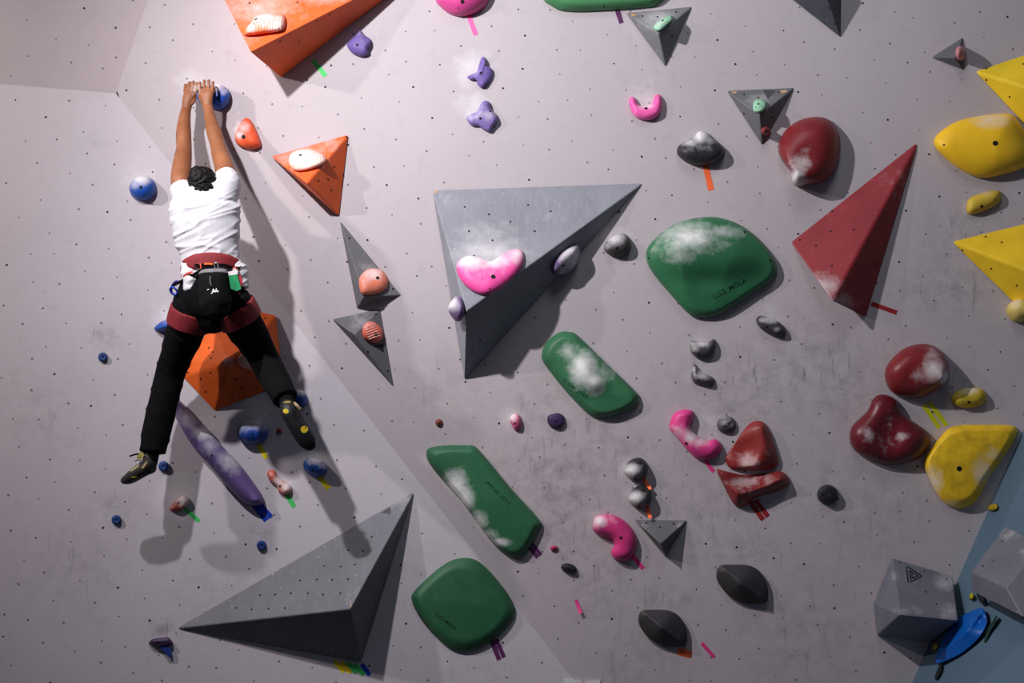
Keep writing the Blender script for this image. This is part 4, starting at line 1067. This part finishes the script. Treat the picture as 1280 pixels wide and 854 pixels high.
# hair: a cap of short dark curls
bm = bmesh.new()
blob(bm, 254, 226.5, .487, .067, .062, .083)
blob(bm, 255, 235, .53, .046, .026, .036)
blob(bm, 252, 218, .475, .055, .035, .07)


def curls(co, n):
    q = co * 60
    return .007 * noise.noise(q) + .0045 * noise.noise(q * 2.3) + .002


fuse('hair', bm, .0035, body_root, mat_plain('black_hair', (11, 9, 9), .6, .2, 60, spec=.25), 1, curls, label='short black curly hair')

# white t-shirt
bm = bmesh.new()
loft(bm, [(256, 241, .495, .085, .066), (256, 247, .492, .135, .088), (256, 254, .488, .158, .104), (256, 264, .49, .166, .115), (257, 285, .50, .157, .115), (261, 308, .505, .143, .108), (263.5, 326, .51, .136, .104), (264.5, 340, .515, .135, .105)], 36)
loft(bm, [(226.5, 231.5, .468, .051, .06), (230, 240, .475, .064, .072), (241, 254, .48, .075, .08)], 24, 2)
loft(bm, [(281.5, 218.5, .435, .052, .06), (285, 232, .462, .062, .07), (275, 250, .48, .075, .08)], 24, 2)
# tails hanging out below the belt
loft(bm, [(242, 338, .53, .055, .07), (241, 350, .58, .048, .06), (239, 357, .59, .036, .045)], 16)
loft(bm, [(297, 338, .52, .04, .06), (302, 348, .525, .032, .05), (306, 356, .53, .018, .03)], 16)


def folds(co, n):
    x, y = proj(co)
    q = Vector((x * .013, y * .05 + x * .012, 2.0))
    k = max(.25, min(1, (y - 232) / 22))
    f = (1 - abs(noise.noise(q * 1.3)) * 2.4)
    g = (1 - abs(noise.noise(Vector((x * .02 + 5, y * .10 + x * .045, 1)))) * 2.6)
    return k * (.0065 * max(0, f) ** 3 + .005 * max(0, g) ** 3) + .0025 * noise.noise(co * 14)


fuse('t_shirt', bm, .0055, body_root, CLOTHW, 4, folds, label='white cotton t-shirt with short sleeves')

# black trousers
bm = bmesh.new()
loft(bm, [(264, 345, .515, .125, .105), (264, 362, .525, .152, .118), (264, 380, .525, .152, .118), (264, 390, .515, .125, .10)], 32)
loft(bm, [(244, 378, .52, .098, .10), (235, 406, .49, .090, .094), (225, 434, .44, .080, .084), (213, 466, .40, .070, .073), (203.5, 505, .43, .068, .07), (196, 540, .47, .064, .066), (191, 566, .50, .060, .062)], 26, False)
loft(bm, [(286, 376, .52, .098, .10), (302, 402, .47, .092, .094), (316, 424, .41, .082, .084), (329, 447, .37, .072, .074), (341, 469, .43, .068, .07), (352, 490, .51, .060, .062), (356.5, 499, .54, .056, .058)], 26, False)


def creases(co, n):
    x, y = proj(co)
    f = 1 - abs(noise.noise(Vector((x * .03, y * .035 - x * .03, 4)))) * 2.6
    return .0045 * max(0, f) ** 3 + .004 * noise.noise(co * 9)


fuse('trousers', bm, .006, body_root, CLOTHB, 3, creases, label='loose black trousers')

# harness: waist belt, two leg loops, black straps and gear
bm = bmesh.new()
loft(bm, [(265, 322.5, .512, .118, .108), (265, 327, .512, .139, .117), (265, 335, .514, .146, .121), (265, 343, .517, .146, .121), (265, 346, .52, .142, .119)], 36, False)
def belt_arch(co):
    x, y = proj(co)
    return V0 * (.020 * (1 - ((x - 265) / 36) ** 2) * max(0, min(1, (346 - y) / 18)))


hb = fuse('harness_belt', bm, .005, body_root, MAROON, 2, shift=belt_arch, label='maroon padded harness waist belt')


def ribbon(name, pts, width, mat, parent, thick=.005, w=None):
    """strap through pixel points with a depth of their own, facing the camera"""
    c = spline(pts, 22, False); verts, faces = [], []
    for i, p in enumerate(c):
        a, b = c[max(0, i - 1)], c[min(21, i + 1)]; l = max(1e-6, math.dist(a[:2], b[:2])); nx, ny = -(b[1] - a[1]) / l * width / 2, (b[0] - a[0]) / l * width / 2
        for s, dw in ((1, thick), (-1, thick), (-1, -thick), (1, -thick)): verts.append(R.P(p[0] + nx * s, p[1] + ny * s, p[2] + dw))
    for i in range(21):
        for k in range(4): faces.append((i * 4 + k, i * 4 + (k + 1) % 4, i * 4 + 4 + (k + 1) % 4, i * 4 + 4 + k))
    faces += [(0, 1, 2, 3), (87, 86, 85, 84)]
    mw = parent_world(parent)
    return link(name, mesh_world(name, verts, faces, mw), mw, parent, mat)


bx = lambda x, e=.008: .515 + .123 * math.sqrt(max(0, 1 - ((x - 265) / 38.5) ** 2)) + e
ribbon('webbing_strap', [(x, 333 - 2.5 * math.sin((x - 229) / 72 * math.pi) + (3.5 if x < 236 else 0) + (x > 285) * 2, bx(x)) for x in range(228, 304, 6)], 2.6, CLOTHB, hb)
ribbon('gear_loop', [(268, 333, bx(268)), (252, 338, bx(252) + .005), (238, 346, .63), (226, 352, .60), (216, 357, .57)], 4, CLOTHB, hb, .004)
ribbon('lashing', [(255, 330, bx(255, .014)), (260, 329.6, bx(260, .014)), (266, 330, bx(266, .014))], 2.2, mat_plain('orange_cord', (240, 120, 40), .7), hb, .003)
ribbon('lashing', [(250, 329, bx(250, .012)), (251, 334, bx(251, .014)), (249.5, 339, bx(249, .012))], 1.6, mat_plain('coral_cord', (235, 92, 70), .7), hb, .003)
ribbon('lashing', [(291, 336, bx(291, .012)), (295, 334, bx(295, .014)), (297, 339, bx(297, .012))], 2, mat_plain('coral_cord', (235, 92, 70), .7), hb, .003)
ribbon('lashing', [(229, 346, .62), (234, 342, .635), (241, 340, .645)], 2.4, mat_plain('coral_cord', (235, 92, 70), .7), hb, .003)
ribbon('gear_loop', [(300, 333, bx(300)), (303, 340, .545), (301, 350, .55), (298, 356, .58)], 3, mat_plain('dark_green_webbing', (16, 52, 40), .8), hb, .004)


def band(c0, c1, r0, d0, name):
    bm = bmesh.new()
    loft(bm, [c0 + (r0, d0), tuple((a + b) / 2 for a, b in zip(c0, c1)) + (r0, d0), c1 + (r0 * .97, d0 * .97)], 30, False)
    return fuse(name, bm, .005, body_root, MAROON, 1)


ll_ = band((241.5, 387, .511), (234.8, 408, .488), .106, .110, 'leg_loop')
lr_ = band((291, 383, .512), (302, 401.5, .475), .108, .111, 'leg_loop')
# upper trousers hang over the seat between the loops
# small bird-like mark on the right leg loop
tr = bvh_of(lr_)
flat_decal(lr_, [[(300, 384.5), (304, 386.6), (308, 385.4), (305.4, 387.8), (306.4, 391), (304.2, 388.6), (301, 387)]], mat_plain('coral_print', (238, 90, 70), .7), 'printed_mark', tr, .003)
# carabiner on the left


def ring_tube(name, cx, cy, w, rx, ry, r, mat, parent, rot=0, n=26):
    bm = bmesh.new(); k = 8; a0 = math.radians(rot); vs = []
    o = R.P(cx, cy, w)
    for i in range(n):
        t = i * math.tau / n; ex, ey = rx * math.copysign(abs(math.cos(t)) ** .8, math.cos(t)), ry * math.sin(t)
        d = (U0 * math.cos(t) + V0 * math.sin(t)); c = U0 * ex + V0 * ey
        ca, sa = math.cos(a0), math.sin(a0)
        rotv = lambda q: U0 * (q.dot(U0) * ca - q.dot(V0) * sa) + V0 * (q.dot(U0) * sa + q.dot(V0) * ca) + N0 * q.dot(N0)
        vs.append([bm.verts.new(o + rotv(c + d * r * math.cos(j * math.tau / k)) + N0 * r * math.sin(j * math.tau / k)) for j in range(k)])
    for i in range(n):
        for j in range(k): bm.faces.new((vs[i][j], vs[(i + 1) % n][j], vs[(i + 1) % n][(j + 1) % k], vs[i][(j + 1) % k]))
    me = bpy.data.meshes.new(name); bm.transform(parent_world(parent).inverted()); bm.to_mesh(me); bm.free()
    me.polygons.foreach_set('use_smooth', [True] * len(me.polygons))
    return link(name, me, parent_world(parent), parent, mat)


ring_tube('carabiner', 220.5, 360, .575, .022, .032, .0055, mat_plain('violet_anodised_metal', (74, 62, 150), .3, metal=.6), hb, -20)
ring_tube('carabiner', 217, 364, .585, .013, .02, .005, mat_plain('blue_anodised_metal', (44, 70, 180), .3, metal=.6), hb, 40)
ring_tube('buckle', 270.5, 333.5, bx(270, .016), .008, .018, .004, mat_plain('steel_buckle', (165, 165, 172), .3, metal=.8), hb, 8)
# chalk bag hanging from the belt: a thing of its own
bag = empty('chalk_bag', R.frame(268, 365), 'black chalk bag with white mark hanging from the back of the harness', 'chalk bag')
bm = bmesh.new()
loft(bm, [(267, 343, 0.694, .068, .042), (267.5, 352, 0.698, .070, .05), (268.5, 368, 0.702, .074, .056), (269.5, 379, 0.704, .074, .056), (270.5, 385, 0.702, .066, .05)], 28, 2)
bb = fuse('bag_body', bm, .004, bag, mat_plain('black_bag_fabric', (13, 13, 15), .85, .12, 20, spec=.15, bumpd=.001), 2, lambda co, n: .004 * noise.noise(co * 22))
bm = bmesh.new()
loft(bm, [(267, 337.5, 0.690, .056, .030), (267, 340.5, 0.692, .066, .04), (267, 343.5, 0.694, .069, .044)], 28, False)
fuse('bag_rim', bm, .004, bag, mat_plain('grey_bag_rim', (126, 124, 128), .8), 1, label='grey fabric rim')
tb = bvh_of(bb)
flat_decal(bb, [[(259, 362), (261.4, 361), (261.8, 362), (259.6, 363.2)], [(263.5, 367.4), (265, 366), (266, 362), (267, 361), (267.4, 364.6), (265.6, 367.4)], [(266.8, 360.6), (269, 364), (270.2, 360.4), (271, 361.2), (270.6, 365), (268.4, 365.8), (266.2, 362.4)],
                [(270.4, 363.6), (273, 363.4), (273.2, 365.4), (271.4, 365.4)]], mat_plain('white_print', (235, 235, 238), .6), 'bird_logo', tb, .003)
ribbon('drawcord', [(263, 345, 0.747), (262.5, 351, 0.757), (264, 357, 0.764)], 1.2, mat_plain('grey_cord', (96, 96, 100), .7), bag, .002)
tag_ = empty('cloth_tag', R.frame(294, 352), 'green and red cloth tag with white top hanging right of the chalk bag', 'tag')


def slab_px(name, poly, w, th, mat, parent):
    n = len(poly); v = [R.P(x, y, w + th) for x, y in poly] + [R.P(x, y, w) for x, y in poly]
    f = [tuple(range(n)), tuple(range(2 * n - 1, n - 1, -1))] + [(i, i + n, (i + 1) % n + n, (i + 1) % n) for i in range(n)]
    return link(name, mesh_world(name, v, f, parent_world(parent)), parent_world(parent), parent, mat)


slab_px('green_flap', [(285.5, 345), (296.5, 343), (301.5, 361), (296, 364), (288.5, 361)], 0.689, .008, mat_plain('green_cloth', (30, 150, 96), .7), tag_)
slab_px('red_flap', [(286.5, 344), (301, 343.5), (303.5, 352), (299.5, 367), (287, 361)], 0.679, .008, mat_plain('red_cloth', (186, 48, 62), .7), tag_)
slab_px('white_top', [(284.5, 340), (297, 337.5), (297.2, 342.6), (285.4, 344.8)], 0.686, .01, mat_plain('white_cloth', (232, 228, 230), .7), tag_)

# ---------------------------------------------------------------- climbing shoes (children of the climber's feet: worn clothing)
YEL = mat_plain('yellow_rubber', (212, 184, 40), .6)


def shoe_left():
    bm = bmesh.new()
    loft(bm, [(187.5, 570, .512, .030, .034), (187, 579, .514, .036, .040), (181.5, 585, .515, .036, .040), (172.5, 591, .51, .034, .042), (163, 597.5, .50, .029, .040), (157.5, 600, .49, .021, .030)], 22)
    loft(bm, [(189, 586, .515, .024, .03), (178, 591, .51, .022, .034), (170, 596, .505, .020, .036), (160, 600.5, .495, .018, .034)], 18)
    o = fuse('climbing_shoe', bm, .0035, body_root, mat_plain('shoe_leather', (46, 44, 42), .55, .2, 30), 2, label='black and yellow climbing shoe seen from the side')
    t = bvh_of(o)
    flat_decal(o, [[(163, 588.5), (171, 582.5), (175, 580), (173, 584), (167, 588), (163.5, 590)], [(177, 584), (183, 577), (184.5, 578), (181.5, 583), (178, 586.5)], [(173, 578), (178, 569.5), (181, 570), (178, 576), (174.5, 581)]], mat_plain('shoe_beige', (176, 158, 116), .7), 'side_stripe', t, .0015)
    flat_decal(o, [[(164.5, 595.6), (171, 594.4), (171.4, 596.4), (165, 597.4)]], YEL, 'sole_patch', t, .0015)
    ribbon('pull_tab', [(174.5, 567.5, .535), (168, 568.5, .54), (162, 570.5, .54)], 2.2, CLOTHB, o, .003)
    ribbon('tongue', [(173.5, 574, .535), (175.5, 570, .54), (179, 567, .542)], 6.5, mat_plain('shoe_tongue', (190, 176, 92), .7), o, .004)
    ribbon('laces', [(168.5, 577, .536), (172, 575, .545), (176, 576.5, .55)], 1.2, CLOTHB, o, .002)


def shoe_right():
    bm = bmesh.new()
    loft(bm, [(359.5, 507, .57, .034, .036), (361, 515, .60, .039, .034), (367, 528, .605, .035, .03), (376, 541, .60, .041, .028), (384, 552, .59, .041, .024), (388.5, 558.5, .58, .028, .018)], 24)
    loft(bm, [(362, 512, .585, .040, .03), (372, 528, .575, .035, .04), (382, 545, .57, .038, .035), (388, 555, .57, .026, .02)], 20)
    o = fuse('climbing_shoe', bm, .0035, body_root, RUBBER, 2, label='climbing shoe showing its black rubber sole')
    t = bvh_of(o)
    flat_decal(o, [circ(380.2, 537, 4.6, 4.4, 0, 14)], YEL, 'sole_patch', t, .0015)
    flat_decal(o, [circ(357.4, 514.2, 3.6, 3.0, 20, 12)], YEL, 'sole_patch', t, .0015)
    ribbon('pull_tab', [(367, 503.5, .585), (371, 506.5, .60), (375.5, 511.5, .595)], 3.4, mat_plain('shoe_beige', (176, 158, 116), .7), o, .003)
    ribbon('pull_tab', [(352, 506, .59), (357, 502.8, .605), (363, 502.5, .605)], 2.6, mat_plain('shoe_tongue', (190, 176, 92), .7), o, .003)


for secs in ([(190.5, 560, .497, .036, .037), (188.5, 572, .51, .036, .037), (187.5, 580, .515, .033, .036)], [(355, 495, .525, .036, .036), (359, 504, .555, .038, .037), (361, 511, .575, .034, .034)]):
    bm = bmesh.new(); loft(bm, secs, 18); fuse('sock', bm, .005, body_root, CLOTHB, 1)
shoe_left(); shoe_right()
